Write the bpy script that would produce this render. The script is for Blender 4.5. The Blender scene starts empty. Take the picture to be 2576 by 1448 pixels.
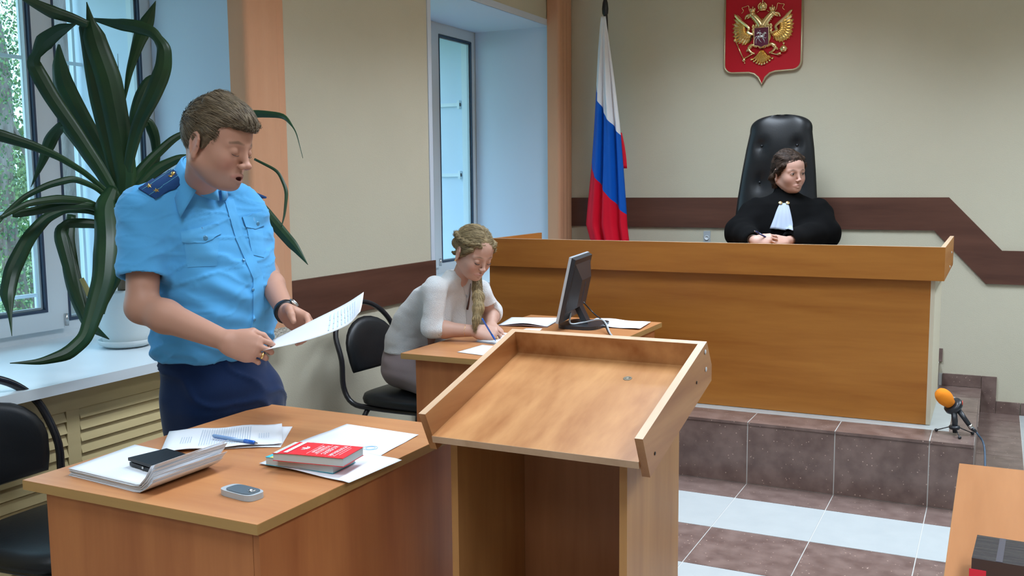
import bpy, bmesh, math, random
import numpy as np
from mathutils import Vector, Matrix, Euler, noise
from mathutils.bvhtree import BVHTree
C = bpy.context.scene.collection
SC = bpy.context.scene
random.seed(7)
PI = math.pi
# ------------------------------------------------------------------ camera
FPX, PITCH, ROLL, YAW, EYE = 2442.913, math.radians(6.26256), math.radians(.524008), math.radians(-26.52046), 1.42
_f = np.array([math.sin(YAW)*math.cos(PITCH), math.cos(YAW)*math.cos(PITCH), -math.sin(PITCH)])
_r = np.array([math.cos(YAW), -math.sin(YAW), 0.0]); _d = np.cross(_f, _r)
_c, _s = math.cos(ROLL), math.sin(ROLL)
RT, DN, FW = _c*_r+_s*_d, -_s*_r+_c*_d, _f
cam = bpy.data.cameras.new('camera'); cam.sensor_width = 36; cam.lens = FPX/2576*36
cam.clip_start = .05; cam.clip_end = 200
co = bpy.data.objects.new('camera', cam); C.objects.link(co); SC.camera = co
co.matrix_world = Matrix(((RT[0], -DN[0], -FW[0], 0), (RT[1], -DN[1], -FW[1], 0), (RT[2], -DN[2], -FW[2], EYE), (0, 0, 0, 1)))
EYEV = np.array([0, 0, EYE])
def W(px, py, D):
    """point of the room seen at photo position px,py at D metres of depth"""
    return Vector(EYEV + D*(FW + RT*((px-1288)/FPX) + DN*((py-724)/FPX)))
# ------------------------------------------------------------------ world, lamps, exposure
SC.view_settings.view_transform = 'Standard'
SC.view_settings.look = 'None'
SC.view_settings.exposure = 0.12
SC.view_settings.gamma = 1
SC.view_settings.use_curve_mapping = False
w = bpy.data.worlds.new('overcast_sky'); SC.world = w; w.use_nodes = True
nt = w.node_tree; bg = nt.nodes['Background']
tc = nt.nodes.new('ShaderNodeTexCoord'); sx = nt.nodes.new('ShaderNodeSeparateXYZ'); rp = nt.nodes.new('ShaderNodeValToRGB')
nt.links.new(tc.outputs['Generated'], sx.inputs[0]); nt.links.new(sx.outputs[2], rp.inputs[0]); nt.links.new(rp.outputs[0], bg.inputs[0])
rp.color_ramp.elements[0].color = (.30, .50, .62, 1); rp.color_ramp.elements[0].position = 0
rp.color_ramp.elements[1].color = (.50, .78, 1, 1); rp.color_ramp.elements[1].position = .5
bg.inputs[1].default_value = 4.5
def area(name, loc, size, sizey, power, col, spread=180, rot=(0, 0, 0)):
    l = bpy.data.lights.new(name, 'AREA'); l.shape = 'RECTANGLE'; l.size = size; l.size_y = sizey
    l.energy = power; l.color = col; l.spread = math.radians(spread)
    o = bpy.data.objects.new(name, l); C.objects.link(o); o.location = loc; o.rotation_euler = rot
    return o
LAMPS = [(x, y) for y in (-1.4, .7, 2.8, 4.9) for x in (-1.2, 1.0)]
for (x, y) in LAMPS:
    area('ceiling_lamp_light', (x, y, 2.93), .56, 1.16, {-1.4: 17, .7: 17, 2.8: 25, 4.9: 36}[y], (.84, .98, 1.16), 132)
for (ya, yb) in ((1.5, 3.2), (4.75, 6.2)):      # sky portals in the two window openings
    p = area('window_portal', (-3.96, (ya+yb)/2, 1.65), 1.6, yb-ya, 1, (1, 1, 1), 180, (0, -PI/2, 0))
    p.data.cycles.is_portal = True
# ------------------------------------------------------------------ materials
def _n(nt, t, **k):
    n = nt.nodes.new(t)
    for a, b in k.items(): setattr(n, a, b)
    return n
def mat(name, col, rough=.5, metal=0, spec=.5, bump=None, var=None, coat=0, sheen=0, sss=0, alpha=None, vcol=None):
    m = bpy.data.materials.new(name); m.use_nodes = True; nt = m.node_tree; b = nt.nodes['Principled BSDF']
    b.inputs['Base Color'].default_value = (*col, 1); b.inputs['Roughness'].default_value = rough
    b.inputs['Metallic'].default_value = metal; b.inputs['Specular IOR Level'].default_value = spec
    b.inputs['Coat Weight'].default_value = coat; b.inputs['Sheen Weight'].default_value = sheen
    if sss:
        b.inputs['Subsurface Weight'].default_value = sss; b.inputs['Subsurface Radius'].default_value = (.012, .005, .003); b.inputs['Subsurface Scale'].default_value = 1
    t = _n(nt, 'ShaderNodeTexCoord')
    src = None
    if var:   # (scale, amount, colour b, stretch)
        mp = _n(nt, 'ShaderNodeMapping'); nt.links.new(t.outputs['Object'], mp.inputs[0]); mp.inputs['Scale'].default_value = var[3] if len(var) > 3 else (1, 1, 1)
        n = _n(nt, 'ShaderNodeTexNoise'); n.inputs['Scale'].default_value = var[0]; n.inputs['Detail'].default_value = 6; nt.links.new(mp.outputs[0], n.inputs['Vector'])
        r = _n(nt, 'ShaderNodeMapRange'); r.inputs[1].default_value = .5-.5/max(var[1], .01)*.5; r.inputs[2].default_value = .5+.5/max(var[1], .01)*.5
        nt.links.new(n.outputs[0], r.inputs[0])
        mx = _n(nt, 'ShaderNodeMix', data_type='RGBA'); mx.inputs[6].default_value = (*col, 1); mx.inputs[7].default_value = (*var[2], 1)
        nt.links.new(r.outputs[0], mx.inputs[0]); src = mx.outputs[2]
    if vcol:
        a = _n(nt, 'ShaderNodeVertexColor'); a.layer_name = vcol
        if src is None: src = a.outputs[0]
        else:
            mm = _n(nt, 'ShaderNodeMix', data_type='RGBA', blend_type='MULTIPLY'); mm.inputs[0].default_value = 1
            nt.links.new(src, mm.inputs[6]); nt.links.new(a.outputs[0], mm.inputs[7]); src = mm.outputs[2]
    if src is not None: nt.links.new(src, b.inputs['Base Color'])
    if bump:  # (scale, strength, distance, stretch)
        mp = _n(nt, 'ShaderNodeMapping'); nt.links.new(t.outputs['Object'], mp.inputs[0]); mp.inputs['Scale'].default_value = bump[3] if len(bump) > 3 else (1, 1, 1)
        n = _n(nt, 'ShaderNodeTexNoise'); n.inputs['Scale'].default_value = bump[0]; n.inputs['Detail'].default_value = 4; nt.links.new(mp.outputs[0], n.inputs['Vector'])
        bp = _n(nt, 'ShaderNodeBump'); bp.inputs['Strength'].default_value = bump[1]; bp.inputs['Distance'].default_value = bump[2]
        nt.links.new(n.outputs[0], bp.inputs['Height']); nt.links.new(bp.outputs[0], b.inputs['Normal'])
    return m
def wood(name, a, b, grain='x', rough=.38, s=1.0, spec=.4):
    """laminate with long soft streaks along one axis"""
    m = bpy.data.materials.new(name); m.use_nodes = True; nt = m.node_tree; p = nt.nodes['Principled BSDF']
    p.inputs['Roughness'].default_value = rough; p.inputs['Specular IOR Level'].default_value = spec
    t = _n(nt, 'ShaderNodeTexCoord'); mp = _n(nt, 'ShaderNodeMapping'); nt.links.new(t.outputs['Object'], mp.inputs[0])
    sc = {'x': (.9, 9, 9), 'y': (9, .9, 9), 'z': (9, 9, .9)}[grain]; mp.inputs['Scale'].default_value = [q*s for q in sc]
    n1 = _n(nt, 'ShaderNodeTexNoise'); n1.inputs['Scale'].default_value = 1.3; n1.inputs['Detail'].default_value = 7; n1.inputs['Distortion'].default_value = .35
    n2 = _n(nt, 'ShaderNodeTexNoise'); n2.inputs['Scale'].default_value = 7; n2.inputs['Detail'].default_value = 5
    nt.links.new(mp.outputs[0], n1.inputs['Vector']); nt.links.new(mp.outputs[0], n2.inputs['Vector'])
    ad = _n(nt, 'ShaderNodeMath', operation='MULTIPLY_ADD'); ad.inputs[1].default_value = .28; nt.links.new(n2.outputs[0], ad.inputs[0]); nt.links.new(n1.outputs[0], ad.inputs[2])
    r = _n(nt, 'ShaderNodeMapRange'); r.inputs[1].default_value = .42; r.inputs[2].default_value = .86; nt.links.new(ad.outputs[0], r.inputs[0])
    mx = _n(nt, 'ShaderNodeMix', data_type='RGBA'); mx.inputs[6].default_value = (*a, 1); mx.inputs[7].default_value = (*b, 1)
    nt.links.new(r.outputs[0], mx.inputs[0]); nt.links.new(mx.outputs[2], p.inputs['Base Color'])
    return m
M = {}
M['wall'] = mat('cream_wallpaper', (.56, .53, .41), .85, spec=.2, bump=(220, .35, .004), var=(3, .6, (.60, .565, .44)))
M['white_wall'] = mat('white_reveal_paint', (.60, .68, .79), .7, spec=.3)
M['white'] = mat('white_plastic_frame', (.68, .73, .76), .35)
M['sill'] = mat('white_sill_board', (.72, .80, .84), .32)
M['ceiling'] = mat('cream_ceiling', (.74, .68, .54), .9)
M['gasket'] = mat('dark_gasket', (.03, .05, .09), .5)
M['bench'] = wood('bench_laminate', (.34, .118, .017), (.47, .19, .034), 'x', .42)
M['bench_y'] = wood('bench_side_laminate', (.34, .118, .017), (.47, .19, .034), 'y', .42)
M['desk_top'] = wood('desk_top_laminate', (.42, .165, .062), (.54, .25, .10), 'x', .35)
M['desk_z'] = wood('desk_side_laminate', (.38, .125, .042), (.52, .195, .066), 'z', .4)
M['lect_top'] = wood('lectern_tray_laminate', (.31, .118, .036), (.56, .29, .115), 'y', .33, .8)
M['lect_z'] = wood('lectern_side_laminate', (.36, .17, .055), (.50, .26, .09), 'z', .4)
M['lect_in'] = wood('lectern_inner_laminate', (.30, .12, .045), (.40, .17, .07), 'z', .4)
M['rtable'] = wood('right_table_laminate', (.36, .145, .052), (.46, .20, .078), 'y', .35)
M['edge'] = wood('light_edge_band', (.50, .33, .20), (.62, .43, .28), 'y', .4)
M['edge_dark'] = wood('desk_edge_band', (.36, .20, .07), (.44, .26, .09), 'x', .4)
M['band'] = wood('dark_brown_rail_laminate', (.075, .030, .020), (.13, .055, .036), 'x', .45)
M['band_y'] = wood('dark_brown_rail_laminate_side', (.075, .030, .020), (.13, .055, .036), 'y', .45)
M['cream_panel'] = mat('cream_panel', (.62, .56, .42), .5)
M['louvre'] = wood('cream_louvre_paint', (.50, .40, .20), (.60, .49, .26), 'y', .3)
M['louvre_back'] = mat('louvre_dark', (.12, .085, .04), .8)
M['curtain'] = mat('peach_fabric', (.60, .31, .175), .85, bump=(60, .35, .003, (6, 6, .2)), var=(4, .8, (.64, .345, .20), (3, 3, .4)))
M['weave'] = mat('woven_band', (.52, .49, .42), .9, bump=(90, 1, .01))
M['metal'] = mat('steel', (.6, .6, .6), .25, 1)
M['black_vinyl'] = mat('black_vinyl', (.009, .011, .013), .40, spec=.35, bump=(120, .15, .002))
M['black_tube'] = mat('black_tube_paint', (.015, .016, .02), .25)
M['black_plastic'] = mat('black_plastic', (.02, .024, .03), .35)
M['grey_plastic'] = mat('silver_plastic', (.42, .47, .5), .3)
M['screen'] = mat('dark_screen', (.02, .02, .025), .15)
M['paper'] = mat('white_paper', (.72, .75, .79), .75, spec=.2)
M['ink'] = mat('grey_print', (.42, .50, .60), .9)
M['blue_ink'] = mat('pale_blue_stamp_ink', (.55, .72, .84), .9)
M['gold'] = mat('polished_gold', (.90, .72, .38), .24, 1, bump=(90, .25, .003))
M['silver'] = mat('silver_relief', (.75, .78, .85), .3, .8)
M['red_board'] = mat('crimson_board', (.50, .006, .018), .5, spec=.25)
M['rim'] = mat('pale_gold_rim', (.50, .43, .28), .35, .5)
M['tile_brown'] = mat('brown_tile', (.135, .088, .076), .30, spec=.5, var=(14, 1.6, (.215, .15, .13)))
M['tile_white'] = mat('pale_tile', (.44, .48, .485), .22, spec=.5, var=(10, 1, (.48, .52, .52)))
M['grout'] = mat('pale_grout', (.50, .50, .47), .9)
M['leaf'] = mat('dark_green_leaf', (.007, .030, .011), .38, spec=.4, var=(7, 1.2, (.018, .060, .018), (1, 1, 1)))
M['leaf_dry'] = mat('dry_leaf_tip', (.30, .28, .10), .6)
M['pot'] = mat('pale_blue_grey_pot', (.60, .67, .68), .4)
M['soil'] = mat('dark_soil', (.04, .028, .018), 1)
# speckles for the brown tile
def add_specks(m):
    nt = m.node_tree; b = nt.nodes['Principled BSDF']; src = b.inputs['Base Color'].links[0].from_socket
    t = _n(nt, 'ShaderNodeTexCoord'); v = _n(nt, 'ShaderNodeTexVoronoi'); v.inputs['Scale'].default_value = 62; nt.links.new(t.outputs['Object'], v.inputs['Vector'])
    c = _n(nt, 'ShaderNodeMath', operation='LESS_THAN'); c.inputs[1].default_value = .17; nt.links.new(v.outputs['Distance'], c.inputs[0])
    n = _n(nt, 'ShaderNodeTexNoise'); n.inputs['Scale'].default_value = 60; nt.links.new(t.outputs['Object'], n.inputs['Vector'])
    g = _n(nt, 'ShaderNodeMath', operation='GREATER_THAN'); g.inputs[1].default_value = .56; nt.links.new(n.outputs[0], g.inputs[0])
    mu = _n(nt, 'ShaderNodeMath', operation='MULTIPLY'); nt.links.new(c.outputs[0], mu.inputs[0]); nt.links.new(g.outputs[0], mu.inputs[1])
    mx = _n(nt, 'ShaderNodeMix', data_type='RGBA'); mx.inputs[7].default_value = (.5, .37, .30, 1)
    nt.links.new(mu.outputs[0], mx.inputs[0]); nt.links.new(src, mx.inputs[6]); nt.links.new(mx.outputs[2], b.inputs['Base Color'])
add_specks(M['tile_brown'])
def glass_mat():
    m = bpy.data.materials.new('window_glass'); m.use_nodes = True; nt = m.node_tree; nt.nodes.clear()
    o = _n(nt, 'ShaderNodeOutputMaterial'); t = _n(nt, 'ShaderNodeBsdfTransparent'); t.inputs[0].default_value = (.93, .97, .98, 1)
    g = _n(nt, 'ShaderNodeBsdfGlossy'); g.inputs['Roughness'].default_value = .02
    mx = _n(nt, 'ShaderNodeMixShader'); mx.inputs[0].default_value = .09
    nt.links.new(t.outputs[0], mx.inputs[1]); nt.links.new(g.outputs[0], mx.inputs[2]); nt.links.new(mx.outputs[0], o.inputs[0]); return m
M['glass'] = glass_mat()
# ------------------------------------------------------------------ object helpers
def finish(name, bm, m, parent=None, smooth=False, bevel=0):
    me = bpy.data.meshes.new(name)
    if bevel:
        bmesh.ops.bevel(bm, geom=[e for e in bm.edges if e.calc_face_angle(0) > .6], offset=bevel, segments=2, affect='EDGES', profile=.7, clamp_overlap=True)
    bmesh.ops.recalc_face_normals(bm, faces=bm.faces)
    bm.to_mesh(me); bm.free()
    for x in (m if isinstance(m, (list, tuple)) else [m]): me.materials.append(x)
    if smooth: me.polygons.foreach_set('use_smooth', [True]*len(me.polygons))
    o = bpy.data.objects.new(name, me); C.objects.link(o)
    if parent: o.parent = parent
    return o
def box(bm, x0, x1, y0, y1, z0, z1, M4=None, mi=0):
    vs = [bm.verts.new((x, y, z)) for x in (x0, x1) for y in (y0, y1) for z in (z0, z1)]
    if M4 is not None:
        for v in vs: v.co = M4 @ v.co
    for f in ((0, 1, 3, 2), (4, 6, 7, 5), (0, 4, 5, 1), (2, 3, 7, 6), (0, 2, 6, 4), (1, 5, 7, 3)):
        bm.faces.new([vs[i] for i in f]).material_index = mi
    return vs
def bx(name, dims, m, parent=None, bevel=0, M4=None):
    bm = bmesh.new(); box(bm, *dims, M4); return finish(name, bm, m, parent, False, bevel)
def prism(bm, pts, d, mi=0):
    """closed outline pts (3-D, planar) pushed along vector d"""
    a = [bm.verts.new(p) for p in pts]; b = [bm.verts.new(Vector(p)+Vector(d)) for p in pts]; n = len(a)
    bm.faces.new(a).material_index = mi; bm.faces.new(b[::-1]).material_index = mi
    for i in range(n): bm.faces.new([a[i], b[i], b[(i+1) % n], a[(i+1) % n]]).material_index = mi
def frame_at(t):
    t = Vector(t).normalized(); u = Vector((0, 0, 1)) if abs(t.z) < .9 else Vector((1, 0, 0))
    s = t.cross(u).normalized(); return s, s.cross(t).normalized()
def spline(pts, n=6):
    """Catmull-Rom through points"""
    P = [Vector(p) for p in pts]; P = [P[0]*2-P[1]]+P+[P[-1]*2-P[-2]]; out = []
    for i in range(1, len(P)-2):
        for k in range(n):
            t = k/n; a, b, c, d = P[i-1:i+3]
            out.append(.5*((2*b)+(c-a)*t+(2*a-5*b+4*c-d)*t*t+(3*b-a-3*c+d)*t**3))
    out.append(P[-2].copy()); return out
def tube(bm, pts, r, seg=10, cap=True, closed=False, mi=0):
    pts = [Vector(p) for p in pts]; n = len(pts); rr = r if isinstance(r, (list, tuple)) else [r]*n; rings = []
    prev = None
    for i, p in enumerate(pts):
        if closed: t = pts[(i+1) % n]-pts[i-1]
        else: t = pts[min(i+1, n-1)]-pts[max(i-1, 0)]
        if t.length < 1e-9: t = Vector((0, 0, 1))
        t.normalize()
        if prev is None: s, u = frame_at(t)
        else:
            s = (prev-t*prev.dot(t)).normalized(); u = s.cross(t)
        prev = s
        rings.append([bm.verts.new(p+(s*math.cos(a)+u*math.sin(a))*rr[i]) for a in [2*PI*k/seg for k in range(seg)]])
    for i in range(n if closed else n-1):
        A, B = rings[i], rings[(i+1) % n]
        for k in range(seg): bm.faces.new([A[k], A[(k+1) % seg], B[(k+1) % seg], B[k]]).material_index = mi
    if cap and not closed:
        bm.faces.new(rings[0][::-1]).material_index = mi; bm.faces.new(rings[-1]).material_index = mi
def tubeobj(name, pts, r, m, parent=None, seg=10, **k):
    bm = bmesh.new(); tube(bm, pts, r, seg, **k); return finish(name, bm, m, parent, True)
def lathe(bm, prof, seg=24, M4=None, mi=0):
    rings = []
    for (r, z) in prof:
        ring = []
        for k in range(seg):
            v = Vector((max(r, 1e-5)*math.cos(2*PI*k/seg), max(r, 1e-5)*math.sin(2*PI*k/seg), z))
            ring.append(bm.verts.new(M4 @ v if M4 is not None else v))
        rings.append(ring)
    for A, B in zip(rings, rings[1:]):
        for k in range(seg): bm.faces.new([A[k], A[(k+1) % seg], B[(k+1) % seg], B[k]]).material_index = mi
    bm.faces.new(rings[0][::-1]).material_index = mi; bm.faces.new(rings[-1]).material_index = mi
def lobj(name, prof, m, parent=None, seg=24, M4=None):
    bm = bmesh.new(); lathe(bm, prof, seg, M4); return finish(name, bm, m, parent, True)
def axis_m(p, t, s=None):
    """matrix placing local z along t at p"""
    t = Vector(t).normalized()
    if s is None: s, u = frame_at(t)
    else: s = (Vector(s)-t*Vector(s).dot(t)).normalized()
    u = t.cross(s)
    return Matrix(((s.x, u.x, t.x, p[0]), (s.y, u.y, t.y, p[1]), (s.z, u.z, t.z, p[2]), (0, 0, 0, 1)))
def thing(name, label, cat, loc=(0, 0, 0), rz=0, group=None):
    o = bpy.data.objects.new(name, None); C.objects.link(o); o.location = loc; o.rotation_euler = (0, 0, rz); o.empty_display_size = .1
    return tag(o, label, cat, group)
def tag(o, label, cat, group=None):
    o['label'] = label; o['category'] = cat
    if group: o['group'] = group
    return o
def struct(o, label=None):
    o['kind'] = 'structure'
    if label: o['label'] = label
    return o
def rebase(root):
    """children were built in room coordinates: keep them there under a root with its own place"""
    mi = Matrix.LocRotScale(root.location, root.rotation_euler, None).inverted()
    for c in root.children: c.matrix_parent_inverse = mi
    return root
def autosmooth(o, ang=40):
    me = o.data; me.polygons.foreach_set('use_smooth', [True]*len(me.polygons))
    me.set_sharp_from_angle(angle=math.radians(ang)); return o
def text_mesh(name, s, size, m, M4, parent, ex=.0003, align='CENTER', sx=1):
    cu = bpy.data.curves.new(name, 'FONT'); cu.body = s; cu.size = size; cu.extrude = ex; cu.align_x = align; cu.align_y = 'CENTER'
    cu.resolution_u = 3
    t = bpy.data.objects.new(name, cu); C.objects.link(t)
    dg = bpy.context.evaluated_depsgraph_get(); me = bpy.data.meshes.new_from_object(t.evaluated_get(dg))
    bpy.data.objects.remove(t); me.materials.clear(); me.materials.append(m)
    me.transform(M4 @ Matrix.Diagonal((sx, 1, 1, 1))); o = bpy.data.objects.new(name, me); C.objects.link(o); o.parent = parent
    return o
# ================================================================== the room
WX, WY = -2.83, 6.459            # left wall face, back wall face
CEIL = 3.0
XR, YN = 3.2, -3.0               # right wall, wall behind the camera
struct(bx('ceiling', (-3.7, XR+.2, YN-.2, WY+.2, CEIL, CEIL+.12), M['ceiling']))
struct(bx('wall_back', (-3.7, XR+.2, WY, WY+.2, -.05, CEIL), M['wall']))
struct(bx('wall_right', (XR, XR+.2, YN, WY, -.05, CEIL), M['wall']))
struct(bx('wall_rear', (-3.7, XR+.2, YN-.2, YN, -.05, CEIL), M['wall']))
W1 = (1.45, 3.26); W2 = (4.684, 6.29); SILLZ, HEADZ = .80, 2.49; XO = -3.95
bm = bmesh.new()
for (a, b) in ((YN, W1[0]), (W1[1], W2[0]), (W2[1], WY)): box(bm, XO, WX, a, b, -.05, CEIL)
for (a, b) in (W1, W2):
    box(bm, XO, WX, a, b, HEADZ, CEIL); box(bm, XO, WX, a, b, -.05, SILLZ-.035)
struct(finish('wall_left', bm, M['wall']))
# white plastered reveals lining each opening (thin plaster coats on jambs and head)
for i, (a, b) in enumerate((W1, W2)):
    bm = bmesh.new()
    box(bm, XO, -3.50, a-.001, a+.006, SILLZ, HEADZ); box(bm, XO, -3.50, b-.006, b+.001, SILLZ, HEADZ); box(bm, XO, -3.50, a+.006, b-.006, SILLZ-.036, SILLZ-.02)
    box(bm, -3.415, WX+.004, a-.001, a+.006, SILLZ, HEADZ); box(bm, -3.415, WX+.004, b-.006, b+.001, SILLZ, HEADZ); box(bm, -3.415, WX+.004, a, b, HEADZ-.006, HEADZ+.001)
    # pale corner bead round the opening, on the room side
    box(bm, WX, WX+.006, a-.03, a+.006, SILLZ-.02, HEADZ+.035); box(bm, WX, WX+.006, a, b, HEADZ-.006, HEADZ+.035)
    struct(finish('trim_%d' % (i+4), bm, M['white_wall']))
# tiled floor
X0, PX, Y0, PY = -.220, .3905, 4.229, .4075
def tile_field(name, xs, ys, z, kind, label=None, extra=None, thick=.01):
    bm = bmesh.new(); g = .002
    box(bm, xs[0], xs[-1], ys[0], ys[-1], z-thick-.03, z-.0015, mi=2)
    for i in range(len(xs)-1):
        for j in range(len(ys)-1):
            k = kind((xs[i]+xs[i+1])/2, (ys[j]+ys[j+1])/2)
            if k is None: continue
            box(bm, xs[i]+g, xs[i+1]-g, ys[j]+g, ys[j+1]-g, z-thick, z, mi=k)
    if extra: extra(bm)
    return finish(name, bm, [M['tile_brown'], M['tile_white'], M['grout']])
xs = [X0+PX*k for k in range(-7, 10)]; xs = [WX]+[x for x in xs if WX+.02 < x < XR-.02]+[XR]
ys = [Y0+PY*k for k in range(-18, 6)]; ys = [YN]+[y for y in ys if YN+.02 < y < WY-.02]+[WY]
ys = sorted([y for y in ys if abs(y-4.6365) > .01]+[4.455])
def fkind(x, y):
    if y > Y0: return 1 if x > .17 else 0
    return 1 if int(math.floor((Y0-y)/PY)) % 2 == 0 else 0
struct(tile_field('floor', xs, ys, 0, fkind))
# tiled platform with its side steps
PZ = .294; SZ = .147; PXR = -.045
bm = bmesh.new(); g = .0022
box(bm, WX+.002, PXR-.0013, 4.4563, 5.4187, 0, PZ-.0013, mi=2); box(bm, WX+.002, -.2813, 5.4187, WY-.002, 0, PZ-.0013, mi=2); box(bm, -.2813, PXR-.0013, 5.4187, WY-.002, 0, SZ-.0013, mi=2)
px = sorted([X0+PX*k+.0 for k in range(-6, 1)]+[WX+.002, PXR]); px = [x for x in px if x <= PXR]
px[px.index(X0)] = X0
for a, b in zip(px, px[1:]):
    if b-a < .03: continue
    box(bm, a+g, b-g, 4.455, 4.467, .002, PZ-.004, mi=0)                # riser tiles
    box(bm, a+g, b-g, 4.450, 4.655-g, PZ-.012, PZ, mi=0)           # front tread
box(bm, -.155+g, PXR, 4.655, 5.09-g, PZ-.012, PZ, mi=0)
box(bm, -.155+g, PXR, 5.09+g, 5.42, PZ-.012, PZ, mi=0)
box(bm, WX+.01, -.155, 4.656, 4.74, PZ-.012, PZ, mi=1)                  # white border in front of the bench
box(bm, -.28, -.155, 4.74, 5.42, PZ-.012, PZ, mi=1); box(bm, -.28, PXR-.012, 5.412, 5.422, SZ, PZ-.004, mi=0)
for j in range(4):
    for a, b in zip([WX+.01]+px[1:-2]+[-.285], px[1:-2]+[-.285]):
        if b-a > .03: box(bm, a+g, b-g, 4.80+.405*j+g, min(4.80+.405*(j+1), WY-.002)-g, PZ-.012, PZ, mi=0)
for (a, b, z0, z1) in ((4.467, 4.86, .002, PZ-.004), (4.86, 5.42, .002, PZ-.004), (5.42, 5.9, .002, SZ-.004), (5.9, WY-.003, .002, SZ-.004)):
    box(bm, PXR-.012, PXR, a+g, b-g, z0, z1, mi=0)
for (a, b) in ((5.424, 5.72), (5.72, 6.1), (6.1, WY-.003)): box(bm, -.28+g, PXR+.003, a+g, b-g, SZ-.012, SZ, mi=0)
box(bm, -.29, -.28, 5.5, WY-.003, SZ, PZ-.004, mi=0)
pod = finish('platform', bm, [M['tile_brown'], M['tile_white'], M['grout']])
tag(pod, 'raised brown tiled platform with a pale border strip carrying the long judicial bench', 'platform')
# dark wooden rails
def rail(name, pts, d, m):
    bm = bmesh.new(); prism(bm, pts, d); return struct(finish(name, bm, m, None, False, .003))
rail('trim_1', [(WX, 3.30, .784), (WX, 4.684, .784), (WX, 4.684, .984), (WX, 3.30, .984)], (.016, 0, 0), M['band_y'])
rail('trim_2', [(WX, WY, 1.30), (-.262, WY, 1.30), (.037, WY, .984), (XR, WY, .984), (XR, WY, .784), (-.042, WY, .784), (-.339, WY, 1.099), (WX, WY, 1.099)], (0, -.016, 0), M['band'])
# tiled skirting that climbs the steps on the back wall
bm = bmesh.new(); y0, y1 = WY-.012, WY
for (a, b, c, d) in ((.042, .170, 0, .074), (.175, .56, 0, .074), (.565, .95, 0, .074), (.955, 1.35, 0, .074), (1.355, XR, 0, .074), (PXR+.003, .040, 0, .222), (-.259, PXR, SZ+.002, .222), (-.335, -.264, PZ, .375),
                     (-1.0, -.339, PZ, .37), (-1.39, -1.003, PZ, .37), (-2.7, -1.393, PZ, .37)):
    box(bm, a, b, y0, y1, c, d, mi=0)
box(bm, -.34, PXR, WY-.006, WY, SZ, .221, mi=1)
struct(finish('baseboard_back', bm, [M['tile_brown'], M['grout']]))
bm = bmesh.new()
for k in range(16):
    a = YN+.4*k
    if a+.4 < 4.45: box(bm, WX, WX+.012, a+.002, a+.398, 0, .074)
struct(finish('baseboard_left', bm, M['tile_brown']))
# ------------------------------------------------------------------ windows
def window(n, y0, y1, mull, leaf, handle_y=None, splits=()):
    """white frame, mullion, panes with dark gaskets; leaf = (ya, yb) of the opening sash"""
    xa, xb = -3.50, -3.42; bm = bmesh.new(); f = .062; zt = 2.49; zb = SILLZ-.01
    box(bm, xa, xb, y0, y1, zt-.075, zt-.004); box(bm, xa, xb, y0, y1, zb, zb+.075)
    box(bm, xa, xb, y0, y0+f, zb+.0751, zt-.0751); box(bm, xa, xb, y1-f, y1, zb+.0751, zt-.0751); box(bm, xa, xb, mull[0], mull[1], zb+.0751, zt-.0751)
    root = struct(finish('window_%d' % n, bm, M['white']))
    def pane(a, b, c, d, x):
        bm = bmesh.new(); t = .010
        for q in ((a, b, c, c+t), (a, b, d-t, d), (a, a+t, c+t, d-t), (b-t, b, c+t, d-t)): box(bm, x-.03, x+.003, *q)
        finish('gasket', bm, M['gasket'], root)
        if True:
            bm = bmesh.new(); t2 = .02     # pale spacer bar seen inside the double glass
            for q in ((a+.012, b-.012, c+.012, c+t2), (a+.012, b-.012, d-t2, d-.012), (a+.012, a+t2, c+t2, d-t2), (b-t2, b-.012, c+t2, d-t2)): box(bm, x-.028, x-.012, *q)
            finish('spacer', bm, M['grey_plastic'], root)
        bx('pane', (x-.012, x-.008, a+.005, b-.005, c+.005, d-.005), M['glass'], root)
    if leaf:
        a, b = leaf; bm = bmesh.new(); s = .075; x = xb+.022
        for q in ((a, b, zb+.05, zb+.05+s), (a, b, zt-.05-s, zt-.05), (a, a+s, zb+.05+s, zt-.05-s), (b-s, b, zb+.05+s, zt-.05-s)): box(bm, xb+.0005, x, *q)
        finish('sash', bm, M['white'], root)
        pane(a+s, b-s, zb+.05+s, zt-.05-s, x)
        if handle_y:
            bm = bmesh.new(); box(bm, x, x+.02, handle_y-.015, handle_y+.015, 1.45, 1.52); box(bm, x+.02, x+.045, handle_y-.012, handle_y+.012, 1.36, 1.50)
            finish('handle', bm, M['white'], root, False, .004)
        bm = bmesh.new(); lathe(bm, [(.008, 0), (.008, .05)], 10, Matrix.Translation((x+.006, b+.006, zb+.06))); finish('hinge', bm, M['metal'], root, True)
    for (a, b) in splits: pane(a, b, zb+.075, zt-.08, xb)
    return root
window(1, 1.45, 3.26, (2.69, 2.745), (1.50, 2.705), 1.56, ((2.745, 3.197),))
window(2, 4.684, 6.29, (5.69, 5.775), (4.74, 5.70), 4.79, ((5.775, 6.232),))
bm = bmesh.new(); box(bm, -3.46, -2.62, 1.2, 2.99, SILLZ-.034, SILLZ); box(bm, -3.46, WX, 2.99, 3.26, SILLZ-.034, SILLZ)
struct(finish('trim_3', bm, M['sill'], None, False, .004), 'wide white window sill board under the left window')
struct(bx('trim_6', (-3.46, WX+.03, 4.685, 6.288, SILLZ-.034, SILLZ), M['sill']), 'white sill board of the far window')
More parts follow.
